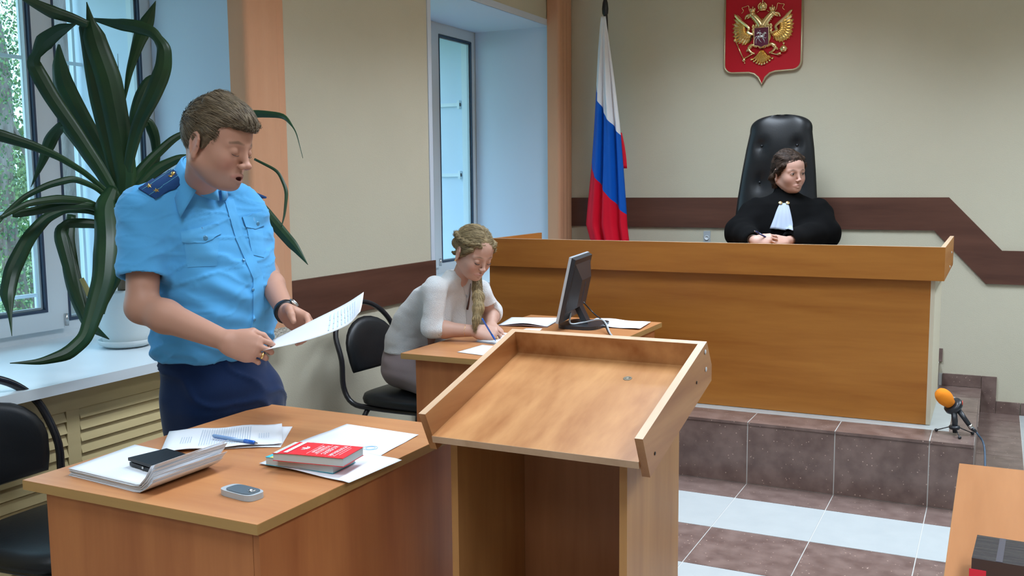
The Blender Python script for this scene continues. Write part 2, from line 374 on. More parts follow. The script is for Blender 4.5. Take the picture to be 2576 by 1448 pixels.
# louvred wooden radiator cover below the left window
rc = thing('radiator_cover', 'cream wooden louvred radiator cover beneath the white window sill', 'radiator cover', (-2.74, 2.0, 0))
XC = -2.70
bx('carcass', (WX, XC-.035, .9, 2.97, .02, .70), M['louvre_back'], rc)
bm = bmesh.new()
box(bm, WX, XC, .9, 2.97, .685, .762); box(bm, WX, XC, .9, 2.97, .02, .085)
for a, b in ((.9, .95), (2.135, 2.185), (2.715, 2.755), (2.93, 2.97)): box(bm, WX, XC, a, b, .0851, .6849)
finish('rail_frame', bm, M['louvre'], rc)
bm = bmesh.new()
for (a, b) in ((.95, 2.135), (2.185, 2.715), (2.755, 2.93)):
    for k in range(15):
        z = .10+k*.0395
        box(bm, -.012, .012, a+.002, b-.002, -.0185, .0185, Matrix.Translation((XC-.014, 0, z+.012)) @ Matrix.Rotation(math.radians(-20), 4, 'Y'))
finish('louvre_slats', bm, M['louvre'], rc, False, .002)
rebase(rc)
# peach curtain panels at the window edges
def curtain(y0, y1, z0, z1, label, cuff):
    t = thing('curtain', label, 'curtain', (-2.78, (y0+y1)/2, z0))
    bm = bmesh.new(); outer = []; n = 22
    pts = [(WX+.006, y0), (WX+.03, y0), (-2.755, y0)]
    for k in range(7):
        a = -PI/2+PI/2*k/6; pts.append((-2.752+.022*math.cos(a), y0+.022+.022*math.sin(a)))
    for k in range(1, n):
        u = k/n; y = y0+.03+(y1-y0-.035)*u; pts.append((-2.730-.006*math.exp(-((u-.83)/.03)**2)+.0022*math.sin(u*19), y))
    pts += [(-2.735, y1), (WX+.006, y1)]
    prism(bm, [(x, y, z0) for x, y in pts], (0, 0, z1-z0)); o = finish('drape', bm, M['curtain'], t); autosmooth(o, 35)
    if cuff:
        bm = bmesh.new(); prism(bm, [(x-.0, y, z0-.055) for x, y in pts], (0, 0, .055)); finish('woven_hem', bm, M['weave'], t)
    return rebase(t)
curtain(3.10, 3.335, .805, 2.97, 'peach curtain panel with a pale woven hem behind the standing man', True)
curtain(6.235, 6.452, .30, 2.97, 'peach curtain panel in the far corner left of the flag', False)
# ------------------------------------------------------------------ ceiling lamps
lm = bpy.data.materials.new('lamp_diffuser'); lm.use_nodes = True; lb = lm.node_tree.nodes['Principled BSDF']
lb.inputs['Emission Color'].default_value = (1, .95, .86, 1); lb.inputs['Emission Strength'].default_value = 2.5
for i, (x, y) in enumerate(LAMPS):
    t = thing('ceiling_lamp', 'rectangular white fluorescent ceiling light fitting', 'ceiling light', (x, y, 2.94), 0, 'fluorescent ceiling lights')
    bm = bmesh.new()
    for q in ((-.31, .31, -.62, -.59), (-.31, .31, .59, .62), (-.31, -.28, -.59, .59), (.28, .31, -.59, .59)): box(bm, *q, -.02, .058)
    finish('housing', bm, M['white'], t); bx('diffuser', (-.28, .28, -.59, .59, .0, .01), lm, t)
# ================================================================== bench of the court
bn = thing('judicial_bench', 'long orange brown laminate bench with an overhanging apron on the tiled platform', 'bench', (-1.35, 4.75, PZ))
BL, BR = -2.50, -.235
bx('front_panel', (BL, BR-.018, 4.735, 4.753, PZ+.002, .965), M['bench'], bn)
bx('side_panel', (BR-.018, BR, 4.735, 5.33, PZ+.002, .965), M['cream_panel'], bn)['label'] = 'cream side panel'
bx('side_panel', (BL, BL+.018, 4.753, 5.30, PZ+.002, .965), M['bench_y'], bn)
bx('bench_top', (BL-.02, BR+.02, 4.71, 5.33, .966, .990), M['bench'], bn)
bx('apron_front', (BL-.02, -.197, 4.690, 4.709, .962, 1.112), M['bench'], bn)
bx('apron_side', (-.216, -.197, 4.7095, 5.62, .962, 1.112), M['bench_y'], bn)
bx('apron_side', (-2.465, -2.446, 4.7095, 5.31, .991, 1.112), M['bench_y'], bn)
bm = bmesh.new()
box(bm, BL-.02, -.197, 4.690, 4.709, 1.1121, 1.1128); box(bm, -.216, -.197, 4.709, 5.62, 1.1121, 1.1128); finish('edge_band', bm, M['edge'], bn)
for (y, z) in ((5.35, 1.045), (5.2, .985)):
    lobj('screw_cap', [(0, 0), (.006, 0), (.006, .002), (.003, .003)], M['white'], bn, 12, axis_m((-.1965, y, z), (1, 0, 0)))
rebase(bn)
# ================================================================== desks
def desk(name, label, x0, x1, y0, y1, over, m_top, m_side, panels, cat='desk', zt=.75):
    t = thing(name, label, cat, ((x0+x1)/2, (y0+y1)/2, 0))
    bx('desk_top', (x0, x1, y0, y1, zt-.0225, zt), m_top, t, .001)
    bm = bmesh.new(); e = .0006
    for q in ((x0-e, x1+e, y0-e, y0), (x0-e, x1+e, y1, y1+e), (x0-e, x0, y0, y1), (x1, x1+e, y0, y1)): box(bm, *q, zt-.0222, zt-.0008)
    finish('edge_band', bm, M['edge_dark'], t)
    for nm, q in panels: bx(nm, q, m_side, t)
    return rebase(t)
desk('prosecution_desk', 'cherry brown laminate desk in the left foreground covered with papers and books', -1.975, -1.285, 1.436, 2.275, .05, M['desk_top'], M['desk_z'],
     [('front_panel', (-1.918, -1.312, 1.452, 1.468, .002, .727)), ('side_panel', (-1.311, -1.295, 1.452, 2.24, .002, .727)), ('side_panel', (-1.918, -1.902, 1.469, 2.24, .002, .727))])
desk('clerk_desk', 'orange brown laminate desk where the woman in white writes', -2.085, -1.40, 3.19, 4.39, .05, M['desk_top'], M['desk_z'],
     [('side_panel', (-2.045, -1.436, 3.235, 3.251, .002, .727)), ('side_panel', (-2.045, -1.436, 4.325, 4.341, .002, .727)), ('modesty_panel', (-1.435, -1.419, 3.235, 4.341, .3, .727))])
desk('side_table', 'light orange laminate table in the lower right corner carrying a wrapped box', -.055, 1.15, .9, 2.465, .05, M['rtable'], M['desk_z'],
     [('side_panel', (-.02, -.004, .95, 2.41, .002, .727)), ('side_panel', (1.09, 1.106, .95, 2.41, .002, .727)), ('modesty_panel', (-.003, 1.089, 1.7, 1.716, .25, .727))], 'table')
# ================================================================== lectern
LX0, LX1, LY = -1.165, -.628, 1.85
lt = thing('lectern', 'laminate lectern with a sloped three sided tray and an open back in the foreground', 'lectern', (-.9, 2.15, 0))
SL = math.atan2(.124, .468); ct, st = math.cos(SL), math.sin(SL)
TM = Matrix.Translation((0, LY, .894)) @ Matrix.Rotation(SL, 4, 'X')
LEN = .500; RT0 = .018
def rail_pts(x, lo, hi): return [TM @ Vector(p) for p in ((x, 0, -hi), (x, LEN-.002, -hi), (x, LEN, 0), (x, 0, 0))]
for x in (LX0, LX1-RT0):
    bm = bmesh.new()
    if x == LX0: P = [(x, 0, 0), (x, LEN, 0), (x, LEN+.02, -.075), (x, LEN-.02, -.115), (x, .024, -.103)]
    else: P = [(x, 0, 0), (x, LEN, 0), (x, LEN+.03, -.075), (x, LEN+.02, -.115), (x, .024, -.103)]
    prism(bm, [TM @ Vector(p) for p in P], (RT0, 0, 0)); finish('tray_rail', bm, M['lect_top'], lt, False, .0012)
    bx('edge_band', (x, x+RT0, 0, LEN, .0001, .0008), M['edge'], lt, 0, TM)
bx('tray_board', (LX0+RT0, LX1-RT0, .012, LEN-.018, -.078, -.061), M['lect_top'], lt, 0, TM)
bx('tray_back', (LX0+RT0, LX1-RT0, LEN-.018, LEN, -.078, 0), M['lect_top'], lt, 0, TM)
bx('edge_band', (LX0+RT0, LX1-RT0, LEN-.018, LEN, .0001, .0008), M['edge'], lt, 0, TM)
bx('edge_band', (LX0+RT0, LX1-RT0, .0112, .012, -.0778, -.0612), M['edge'], lt, 0, TM)
hm = TM @ Matrix.Translation((-.80, .385, -.0612))
lobj('cable_grommet', [(0, 0), (.011, 0), (.011, .0012), (.008, .0016), (.0078, .0005), (0, .0005)], mat('dull_brass', (.22, .20, .15), .5, .4), lt, 20, hm)
def ztop(y): return .894+(y-LY)*math.tan(SL)-.080
def body_panel(name, x0, x1, ya, yb, m):
    bm = bmesh.new(); prism(bm, [(x0, ya, .002), (x0, yb, .002), (x0, yb, ztop(yb)-.002), (x0, ya, ztop(ya)-.002)], (x1-x0, 0, 0)); return finish(name, bm, m, lt)
body_panel('side_panel', -1.151, -1.133, 1.97, 2.36, M['lect_z']); body_panel('side_panel', -.722, -.704, 1.97, 2.36, M['lect_z'])
bm = bmesh.new(); box(bm, -1.151, -1.133, 1.9694, 1.97, .003, ztop(1.97)-.004); box(bm, -.722, -.704, 1.9694, 1.97, .003, ztop(1.97)-.004); finish('edge_band', bm, M['lect_z'], lt)
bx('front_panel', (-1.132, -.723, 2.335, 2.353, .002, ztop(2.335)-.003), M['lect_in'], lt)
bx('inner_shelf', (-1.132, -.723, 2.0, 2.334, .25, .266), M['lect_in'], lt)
for (y, z) in ((2.315, 1.0), (2.324, .955)):
    lobj('screw_cap', [(0, 0), (.006, 0), (.006, .002), (.003, .003)], M['white'], lt, 12, axis_m((LX1+.0002, y, z), (1, 0, 0)))
for (y, z) in ((2.244, .937), (1.928, .845)):
    lobj('screw', [(0, 0), (.004, 0), (.004, .0012)], M['black_tube'], lt, 10, axis_m((LX1+.0002, y, z), (1, 0, 0)))
rebase(lt)
# ================================================================== visitor chairs
def visitor_chair(label, loc, rz):
    """faces +x; black tube frame with a round topped vinyl pad"""
    t = thing('visitor_chair', label, 'chair', loc, rz)
    bm = bmesh.new()
    N = 22; sh = []
    def ring(z, k):
        out = []
        for i in range(32):
            a = 2*PI*i/32; c, s = math.cos(a), math.sin(a); e = .55
            out.append(bm.verts.new((.02+k*.225*math.copysign(abs(c)**e, c), k*.225*math.copysign(abs(s)**e, s), z)))
        return out
    R_ = [ring(z, k) for z, k in ((.425, .90), (.430, .98), (.450, 1.0), (.468, .97), (.478, .85), (.482, .6), (.484, .2))]
    for A, B in zip(R_, R_[1:]):
        for i in range(32): bm.faces.new([A[i], A[(i+1) % 32], B[(i+1) % 32], B[i]])
    bm.faces.new(R_[0][::-1]); bm.faces.new(R_[-1]); finish('seat', bm, M['black_vinyl'], t, True)
    # back pad: arch outline, curved and tilted
    def bk(y, z): return -.205-(z-.5)*.20-.10*(1-(y/.23)**2)*.35
    out = [(-.165, .555), (.165, .555), (.178, .60), (.185, .66)]
    for k in range(1, 12):
        a = PI*k/12; out.append((.185*math.cos(a)**1 if True else 0, .66+.135*math.sin(a)))
    out += [(-.185, .66), (-.178, .60)]
    cy, cz = 0, .66
    bm = bmesh.new(); rings = []
    for (s, d) in ((.0, .026), (.5, .025), (.8, .021), (.94, .013), (1, 0), (.94, -.012), (.8, -.014), (.4, -.014), (0, -.014)):
        rings.append([bm.verts.new((bk(y*s, cz+(z-cz)*s)+d, y*s, cz+(z-cz)*s)) for (y, z) in out])
    n = len(out)
    for A, B in zip(rings, rings[1:]):
        for i in range(n): bm.faces.new([A[i], A[(i+1) % n], B[(i+1) % n], B[i]])
    bmesh.ops.remove_doubles(bm, verts=bm.verts, dist=1e-5)
    finish('backrest', bm, M['black_vinyl'], t, True)
    P = [(.19, -.17, .412), (-.10, -.19, .412), (-.20, -.215, .43), (-.245, -.222, .50), (bk(.22, .62)-.02, -.222, .62)]
    arc = [(bk(.2*math.cos(PI-PI*k/10), .66)-.035-.03*math.sin(PI*k/10), .222*math.cos(PI-PI*k/10), .66+.20*math.sin(PI*k/10)) for k in range(1, 10)]
    Q = [(x, -y, z) for x, y, z in P[::-1]]
    tubeobj('back_frame', spline(P+arc+Q, 4), .0125, M['black_tube'], t)
    for nm, x, dx in (('front_leg_frame', .17, .05), ('rear_leg_frame', -.14, -.06)):
        tubeobj(nm, spline([(x+dx, -.235, .005), (x+dx*.3, -.225, .30), (x, -.20, .385), (x, -.15, .408), (x, 0, .41), (x, .15, .408), (x, .20, .385), (x+dx*.3, .225, .30), (x+dx, .235, .005)], 5), .012, M['black_tube'], t)
    return t
visitor_chair('black vinyl visitor chair at the left edge behind the paper covered desk', (-2.33, 1.80, 0), math.radians(2))
visitor_chair('black vinyl visitor chair with round topped back under the woman in white', (-2.36, 3.735, 0), math.radians(-4))
# ================================================================== high backed leather chair
jc = thing('executive_chair', 'tall black leather chair with buttoned tapering back behind the bench', 'chair', (-1.18, 5.95, PZ))
def jback():
    bm = bmesh.new(); rows = []
    cx = -1.205; prof = [(.62, .265), (.80, .262), (1.0, .255), (1.15, .248), (1.31, .237), (1.45, .222), (1.60, .203), (1.70, .186), (1.76, .170), (1.79, .145), (1.805, .10)]
    zs = []
    for i in range(len(prof)-1):
        for k in range(4):
            u = k/4; zs.append((prof[i][0]*(1-u)+prof[i+1][0]*u, prof[i][1]*(1-u)+prof[i+1][1]*u))
    zs = [(z, h_) for z, h_ in zs if z <= 1.70]+[(1.70+.108*math.sin(PI/2*k/14), .186*max(.02, 1-math.sin(PI/2*k/14)**3.2)**.5) for k in range(1, 15)]; K = 28; btn = [(dx, z) for z in (1.10, 1.40, 1.62) for dx in (-.105, .105)]
    for side in (0, 1):
        g = []
        for (z, hw) in zs:
            row = []
            for k in range(K+1):
                s = -1+2*k/K; x = hw*s; yb = 6.02+(z-.6)*.06
                th = .055*(1-abs(s)**5)*(1 if z < 1.7 else max(.10, 1-((z-1.7)/.1085)**4)**.5)
                if side == 0:
                    for (dx, bz) in btn: th -= .026*math.exp(-((x-dx)**2+(z-bz)**2)/.0012)
                    th += .012*math.cos((z-1.62)*14)*(1-s*s)
                    y = yb-th-.025*s*s
                else: y = yb+th*.5-.025*s*s
                row.append(bm.verts.new((cx+x+(z-1.3)*.03, y, z)))
            g.append(row)
        for a, b in zip(g, g[1:]):
            for k in range(K): bm.faces.new([a[k], a[k+1], b[k+1], b[k]])
        rows.append(g)
    bmesh.ops.remove_doubles(bm, verts=bm.verts, dist=.0008)
    return finish('backrest', bm, M['black_vinyl'], jc, True)
jback()
for z in (1.10, 1.40, 1.62):
    for dx in (-.105, .105):
        lobj('button', [(0, 0), (.009, .001), (.006, .005), (0, .006)], M['black_vinyl'], jc, 12, axis_m((-1.205+dx+(z-1.3)*.03, 6.02+(z-.6)*.06-.046, z), (0, -1, 0)))
bx('seat', (-1.46, -.95, 5.50, 6.0, .70, .80), M['black_vinyl'], jc, .03)
for sx_ in (-1.50, -.93): bx('armrest', (sx_, sx_+.045, 5.58, 5.98, .95, .985), M['black_vinyl'], jc, .012); bx('armrest_post', (sx_+.008, sx_+.037, 5.72, 5.80, .72, .949), M['black_plastic'], jc)
tubeobj('gas_lift', [(-1.205, 5.78, .36), (-1.205, 5.78, .70)], .03, M['black_plastic'], jc)
for k in range(5):
    a = 2*PI*k/5+.3; tubeobj('base_arm', [(-1.205, 5.78, .37), (-1.205+.27*math.cos(a), 5.78+.27*math.sin(a), .335)], [.022, .015], M['black_plastic'], jc)
rebase(jc)
# ================================================================== socket on the back wall
so = thing('wall_socket', 'small white double wall socket under the dark rail left of the judge', 'socket', (-1.745, WY, 1.05))
bx('plate', (-1.768, -1.722, WY-.012, WY, 1.0, 1.075), M['grey_plastic'], so, .003)
lobj('outlet', [(.016, 0), (.016, .006), (.012, .006), (.011, .002), (0, .002)], M['white'], so, 20, axis_m((-1.745, WY-.0121, 1.03), (0, -1, 0)))
rebase(so)
# ================================================================== outside
gr = thing('window_grille', 'white painted steel bars outside the left window', 'grille', (-3.88, 2.4, .8))
for k, y in enumerate((1.66, 1.98, 2.30, 2.62, 2.95, 3.22)):
    bx('bar', (-3.887, -3.873, y-.007, y+.007, .79, 2.48), M['white'], gr)
bm = bmesh.new()
for z in (.93, 1.30, 1.98, 2.36): box(bm, -3.872, -3.860, 1.46, 3.25, z-.008, z+.008)
finish('cross_bar', bm, M['white'], gr); rebase(gr)
wb = thing('window_bracket', 'small white grille bracket outside the far narrow window', 'bracket', (-3.6, 6.27, 1.47))
for z in (1.47, 1.98):
    bx('plate', (-3.72, -3.54, 6.262, 6.284, z-.012, z+.012), M['white'], wb); bx('end_tab', (-3.556, -3.540, 6.255, 6.284, z-.03, z+.03), M['white'], wb)
rebase(wb)
M['grass'] = mat('lawn_green', (.10, .18, .06), .95, var=(2, 1.4, (.22, .26, .12)))
struct(bx('ground', (-60, -3.97, -40, 60, -1.45, -1.4), M['grass']))
M['bark'] = mat('grey_brown_bark', (.13, .105, .10), .9, var=(5, 1.5, (.26, .22, .22), (3, 3, .5)), bump=(14, .8, .04, (3, 3, .4)))
def leafmass(bm, c, rad, n, s, rnd):
    for _ in range(n):
        v = Vector((rnd.gauss(0, 1), rnd.gauss(0, 1), rnd.gauss(0, 1))).normalized()*(rnd.random()**.4)
        p = Vector(c)+Vector((v.x*rad[0], v.y*rad[1], v.z*rad[2])); q = Euler((rnd.random()*6, rnd.random()*6, rnd.random()*6)).to_matrix()
        a = s*(.6+rnd.random()*.8); k = [bm.verts.new(p+q @ Vector(o)) for o in ((0, 0, 0), (a*.5, a*.35, a*.06), (a, 0, 0), (a*.5, -a*.35, a*.06))]
        bm.faces.new(k).material_index = rnd.randrange(2)
M['fol_a'] = mat('bright_foliage', (.15, .26, .10), .7); M['fol_b'] = mat('deep_foliage', (.06, .14, .07), .7)
def tree(label, base, h, r, crowns, seed):
    rnd = random.Random(seed); t = thing('tree', label, 'tree', base)
    pts = [Vector(base)+Vector((.12*math.sin(k*.9+seed), .12*math.cos(k*1.3+seed), h*k/8)) for k in range(9)]
    tubeobj('trunk', pts, [r*(1.25-.075*k) for k in range(9)], M['bark'], t, 18)
    bm = bmesh.new()
    for c, rad, n, s in crowns:
        leafmass(bm, c, rad, n, s, rnd)
        tube(bm, [pts[5], (pts[5]+Vector(c))*.5+Vector((0, 0, .2)), Vector(c)], [r*.4, r*.25, r*.1], 8, mi=2)
    finish('crown', bm, [M['fol_a'], M['fol_b'], M['bark']], t); return rebase(t)
t1, t2, t3 = W(174, 400, 7.2), W(10, 400, 12.5), W(90, 400, 19)
tree('thick grey barked tree just outside the fixed pane of the left window', (t1.x, t1.y, -1.42), 6, .135, [((t1.x-.3, t1.y, 4.2), (1.3, 1.6, .9), 900, .13)], 3)
tree('leafy green tree filling the view through the left sash', (t2.x, t2.y, -1.42), 6, .12, [((t2.x, t2.y, 3.0), (1.5, 1.8, .9), 9000, .042), ((t2.x+.2, t2.y+.3, 1.3), (1.3, 1.5, .75), 7000, .042), ((t2.x+.3, t2.y-.3, .1), (1.2, 1.5, .6), 4000, .042)], 5)
tree('darker low spreading tree further off behind the window bars', (t3.x, t3.y, -1.42), 5, .16, [((t3.x, t3.y, 1.2), (2.6, 3.4, 1.5), 5200, .13), ((t3.x-1, t3.y-2.3, 2.8), (2, 2.6, 1.5), 3600, .13)], 8)
# ================================================================== flag
def flag():
    t = thing('flag', 'white blue and red striped flag hanging from a pole beside the far corner', 'flag', (-2.40, 6.28, PZ))
    tubeobj('pole', [(-2.36, 6.30, PZ), (-2.405, 6.27, 2.50), (-2.41, 6.27, 2.60)], .013, M['black_tube'], t)
    lobj('finial', [(.010, 0), (.020, .02), (.022, .05), (.018, .09), (.006, .13), (0, .15)], M['black_tube'], t, 14, Matrix.Translation((-2.41, 6.27, 2.515)))
    lobj('pole_base', [(0, 0), (.15, 0), (.15, .02), (.05, .04), (.02, .08), (0, .08)], M['black_tube'], t, 24, Matrix.Translation((-2.36, 6.30, PZ)))
    cols = [mat('flag_white', (.80, .82, .86), .6, spec=.2), mat('flag_blue', (.004, .10, .50), .5, spec=.2), mat('flag_red', (.68, .008, .030), .55, spec=.15)]
    # hanging cloth: left and right edges measured down the cloth, stripe borders slant
    Z = [2.51, 2.45, 2.30, 2.05, 1.80, 1.50, 1.25, 1.12, .98, .72, .55]
    Lf = [-2.425, -2.432, -2.445, -2.462, -2.480, -2.505, -2.533, -2.545, -2.505, -2.42, -2.38]
    Rt = [-2.393, -2.385, -2.362, -2.322, -2.288, -2.262, -2.243, -2.235, -2.218, -2.20, -2.20]
    nu = 48; bm = bmesh.new(); G = []
    def ip(tab, z): return float(np.interp(-z, [-q for q in Z], tab))
    rows = [(0, k/30) for k in range(30)]+[(1, k/30) for k in range(30)]+[(2, k/40) for k in range(41)]
    for (sec, f) in rows:
        row = []
        for i in range(nu+1):
            u = i/nu; e1 = 2.065-.345*u**.85; e2 = 1.545-.355*u**.9; za, zb_ = ((Z[0], e1), (e1, e2), (e2, Z[-1]))[sec]; z = za+(zb_-za)*f
            a, b = ip(Lf, z), ip(Rt, z); dd = min(1, (Z[0]-z)/.5); x = a+(b-a)*u
            y = 6.235-.050*dd*math.sin(u*PI)**.7+dd*(.020*math.sin(u*17+1.2*math.sin(z*1.5))+.010*math.sin(u*31+2))
            row.append(bm.verts.new((x, y, z)))
        G.append(row)
    for j in range(len(G)-1):
        for i in range(nu):
            f = bm.faces.new([G[j][i], G[j][i+1], G[j+1][i+1], G[j+1][i]]); f.material_index = rows[j][0]
    o = finish('cloth', bm, cols, t, True); sm = o.modifiers.new('thickness', 'SOLIDIFY'); sm.thickness = .002
    bm = bmesh.new(); R = []
    for j in range(12):
        z = 1.74-.24*j/11; w_ = .006+.006*math.sin(j/11*PI)
        R.append([bm.verts.new((-2.305, 6.262, z)), bm.verts.new((-2.292+w_+j*.0035, 6.262, z))])
    for a, b in zip(R, R[1:]): bm.faces.new([a[0], a[1], b[1], b[0]])
    o = finish('rear_fold', bm, cols[2], t, True); sm = o.modifiers.new('thickness', 'SOLIDIFY'); sm.thickness = .003
    return rebase(t)
flag()
# ================================================================== coat of arms
def emblem():
    t = thing('coat_of_arms', 'red shield plaque with a gilded double headed eagle on the back wall', 'coat of arms', (-1.395, WY, 2.3))
    Y = WY; cx = -1.395
    hw = .247; zt, zb = 2.62, 2.115
    def outline(s, dz=0):
        h = hw*s; P = [(-h, zt*1), (-h, zb+.05)]
        for k in range(1, 9): a = PI+PI/2*k/8; P.append((-h+.055+.055*math.cos(a), zb+.05+.055*math.sin(a)-dz*.0))
        P += [(-.085*s, zb-.008), (-.05*s, zb-.018), (-.022*s, zb-.043), (0, zb-.088*s)]
        P += [(-x, z) for x, z in P[::-1][1:]]
        return P
    bm = bmesh.new(); prism(bm, [(cx+x, Y-.001, z) for x, z in outline(1)], (0, -.018, 0)); finish('shield_board', bm, M['red_board'], t)
    pts = [(cx+x, Y-.020, z) for x, z in outline(.995)]; tubeobj('rim', [Vector(p) for p in pts], .0065, M['rim'], t, 8)
    Yf = Y-.020
    S = .248/115.0      # metres for one pixel of the emblem in the photograph
    def e(px, py, h=0): return Vector((cx+(px-1919)*.00258, Yf-h, 2.288-(py-110)*.00247))
    def feather(bm, a, b, w_, h=.008):
        a, b = Vector(a), Vector(b); d = (b-a); L = d.length; d.normalize(); s = Vector((-d.z, 0, d.x))
        pr = [(0, .35), (.25, .8), (.6, 1), (.85, .7), (1, .05)]; base = []; mid = []
        top = [a+d*L*u+s*w_*k for u, k in pr]; bot = [a+d*L*u-s*w_*k for u, k in pr]
        n = len(pr); V1 = [bm.verts.new(p) for p in top]; V2 = [bm.verts.new(p) for p in bot]; Vm = [bm.verts.new(a+d*L*u+Vector((0, -h, 0))) for u, k in pr]
        for i in range(n-1):
            bm.faces.new([V1[i], V1[i+1], Vm[i+1], Vm[i]]); bm.faces.new([Vm[i], Vm[i+1], V2[i+1], V2[i]])
    def blob(bm, c, rx, rz, ry=.012, seg=14):
        M4 = Matrix.Translation(c) @ Matrix.Diagonal((rx, ry, rz, 1)); bmesh.ops.create_uvsphere(bm, u_segments=seg, v_segments=8, radius=1, matrix=M4)
    for sgn, nm in ((-1, 'left'), (1, 'right')):
        bm = bmesh.new()
        def q(dx, py, h=0): return e(1919+sgn*dx, py, h)
        tips = [(72, 29), (73, 42), (76, 55), (77, 66), (76, 77), (75, 88), (73, 97), (67, 104), (60, 108), (51, 112), (43, 112), (35, 108)]
        roots = [(44, 62), (45, 64), (46, 67), (46, 70), (46, 73), (45, 76), (43, 79), (40, 81), (37, 83), (34, 84), (31, 84), (27, 84)]
        for a, b in zip(roots, tips): feather(bm, q(*a, .004), q(*b, .002), .0135, .011)
        for a, b in zip(roots[1:], tips[1:]): feather(bm, q(a[0]-4, a[1], .008), q(a[0]+(b[0]-a[0])*.48, a[1]+(b[1]-a[1])*.48,   .010), .0100, .010)
        tube(bm, spline([q(70, 32, .006), q(58, 46, .010), q(42, 60, .014), q(33, 70, .016), q(35, 80, .016), q(22, 88, .014)], 5), [.006]+[.010]*24+[.008], 8)
        finish('wing', bm, M['gold'], t, False)
        bm = bmesh.new()   # neck and head looking outwards
        nk = spline([q(2, 66, .012), q(8, 56, .014), q(16, 46, .016), q(22, 40, .018), q(25, 37, .018)], 5); tube(bm, nk, [.030-.014*i/(len(nk)-1) for i in range(len(nk))], 12)
        blob(bm, q(25, 36, .018), .022, .018, .016); feather(bm, q(27, 35, .022), q(43, 39, .012), .010, .012); feather(bm, q(28, 40, .02), q(39, 45, .012), .006, .008)
        tube(bm, spline([q(36, 38, .014), q(41, 40, .014), q(43, 47, .010)], 4), [.006]*8+[.002], 8)
        for k in range(6): feather(bm, q(6+k*3.2, 60-k*4.2, .026), q(14+k*3, 66-k*4.2, .018), .007, .006)
        finish('neck_and_head', bm, M['gold'], t, True)
        bm = bmesh.new()   # crown on the head
        c = q(24, 26, .016)
        blob(bm, c, .018, .014, .014); tube(bm, [c+Vector((-.016, 0, -.014)), c+Vector((.016, 0, -.014))], .005, 8)
        for k in (-1, 0, 1): blob(bm, c+Vector((k*.013, -.004, .008)), .006, .009, .008, 8)
        blob(bm, c+Vector((0, 0, .020)), .004, .008, .004, 8); finish('crown', bm, M['gold'], t, True)
        tubeobj('ribbon', spline([q(30, 31, .006), q(34, 22, .006), q(36, 12, .006), q(44, 14, .006), q(52, 16, .006), q(48, 24, .006), q(53, 30, .004)], 4), .0024, M['gold'], t, 6)
        bm = bmesh.new()   # leg and claw
        tube(bm, spline([q(12, 118, .010), q(24, 114, .012), q(33, 122, .012), q(26, 132, .012), q(18, 136, .012)], 5), [.012]*10+[.009]*6+[.007]*5, 8)
        for k in range(5): feather(bm, q(20+k*3, 112+k*2, .016), q(27+k*3, 118+k*3, .010), .008, .008)
        finish('claw', bm, M['gold'], t, True)
    bm = bmesh.new(); blob(bm, e(1919, 85, .004), .058, .10, .020, 20)
    for r_ in range(3):
        for k in range(7): feather(bm, e(1919-22+k*7.2, 62+r_*8, .020), e(1919-22+k*7.2, 72+r_*8, .014), .010, .008)
    finish('breast', bm, M['gold'], t, True)
    bm = bmesh.new(); c = e(1919, 17, .014)   # large crown
    blob(bm, c, .024, .022, .016); tube(bm, [c+Vector((-.020, 0, -.022)), c+Vector((.020, 0, -.022))], .0065, 8)
    for k in (-1, 0, 1): tube(bm, spline([c+Vector((k*.022, -.004, -.018)), c+Vector((k*.026, -.010, .005)), c+Vector((k*.010, -.008, .024))], 4), .004, 6)
    blob(bm, c+Vector((0, 0, .030)), .005, .012, .005, 8); blob(bm, c+Vector((0, -.014, -.012)), .007, .007, .007, 8); finish('crown', bm, M['gold'], t, True)
    tubeobj('ribbon', [e(1902, 33, .006), e(1911, 26, .006)], .0022, M['gold'], t, 6); tubeobj('ribbon', [e(1936, 33, .006), e(1927, 26, .006)], .0022, M['gold'], t, 6)
    bm = bmesh.new()   # tail
    for k in range(9):
        u = (k-4)/4; feather(bm, e(1919+u*3, 132, .006), e(1919+u*26, 166-abs(u)**1.6*14, .004), .0085, .010)
        blob(bm, e(1919+u*26, 164-abs(u)**1.6*14, .006), .008, .008, .008, 8)
    for k in range(5):
        u = (k-2)/2; feather(bm, e(1919+u*3, 128, .012), e(1919+u*15, 150-abs(u)*6, .010), .006, .008)
    finish('tail', bm, M['gold'], t, False)
    bm = bmesh.new(); tube(bm, [e(1854, 104, .006), e(1872, 146, .008)], .0042, 8); blob(bm, e(1874, 150, .008), .012, .014, .010, 10); blob(bm, e(1876, 158, .006), .005, .006, .005, 8)
    tube(bm, spline([e(1876, 146, .008), e(1884, 142, .010), e(1895, 136, .010)], 4), .005, 8); blob(bm, e(1851, 98, .008), .010, .012, .010, 10); finish('sceptre', bm, M['gold'], t, True)
    bm = bmesh.new(); blob(bm, e(1972, 128, .012), .024, .023, .018); tube(bm, [e(1972, 118, .012), e(1972, 112, .012)], .004, 8); blob(bm, e(1972, 114, .010), .009, .005, .006, 8)
    tube(bm, [e(1962, 128, .022), e(1982, 128, .022)], .003, 8); tube(bm, spline([e(1940, 136, .008), e(1955, 141, .012), e(1966, 139, .012)], 4), [.004]*5+[.010]*4, 8); finish('orb', bm, M['gold'], t, True)
    # small breast shield with the silver rider
    P = [(-.047, .060), (.047, .060), (.047, -.050), (.020, -.056), (0, -.066), (-.020, -.056), (-.047, -.050)]
    c0 = e(1918, 95); bm = bmesh.new(); prism(bm, [c0+Vector((x, -.022, z)) for x, z in P], (0, -.006, 0)); sh = finish('breast_shield', bm, mat('dark_red_enamel', (.13, .010, .05), .35), t)
    tubeobj('shield_border', [c0+Vector((x, -.028, z)) for x, z in P], .003, M['gold'], sh, 6, closed=True)
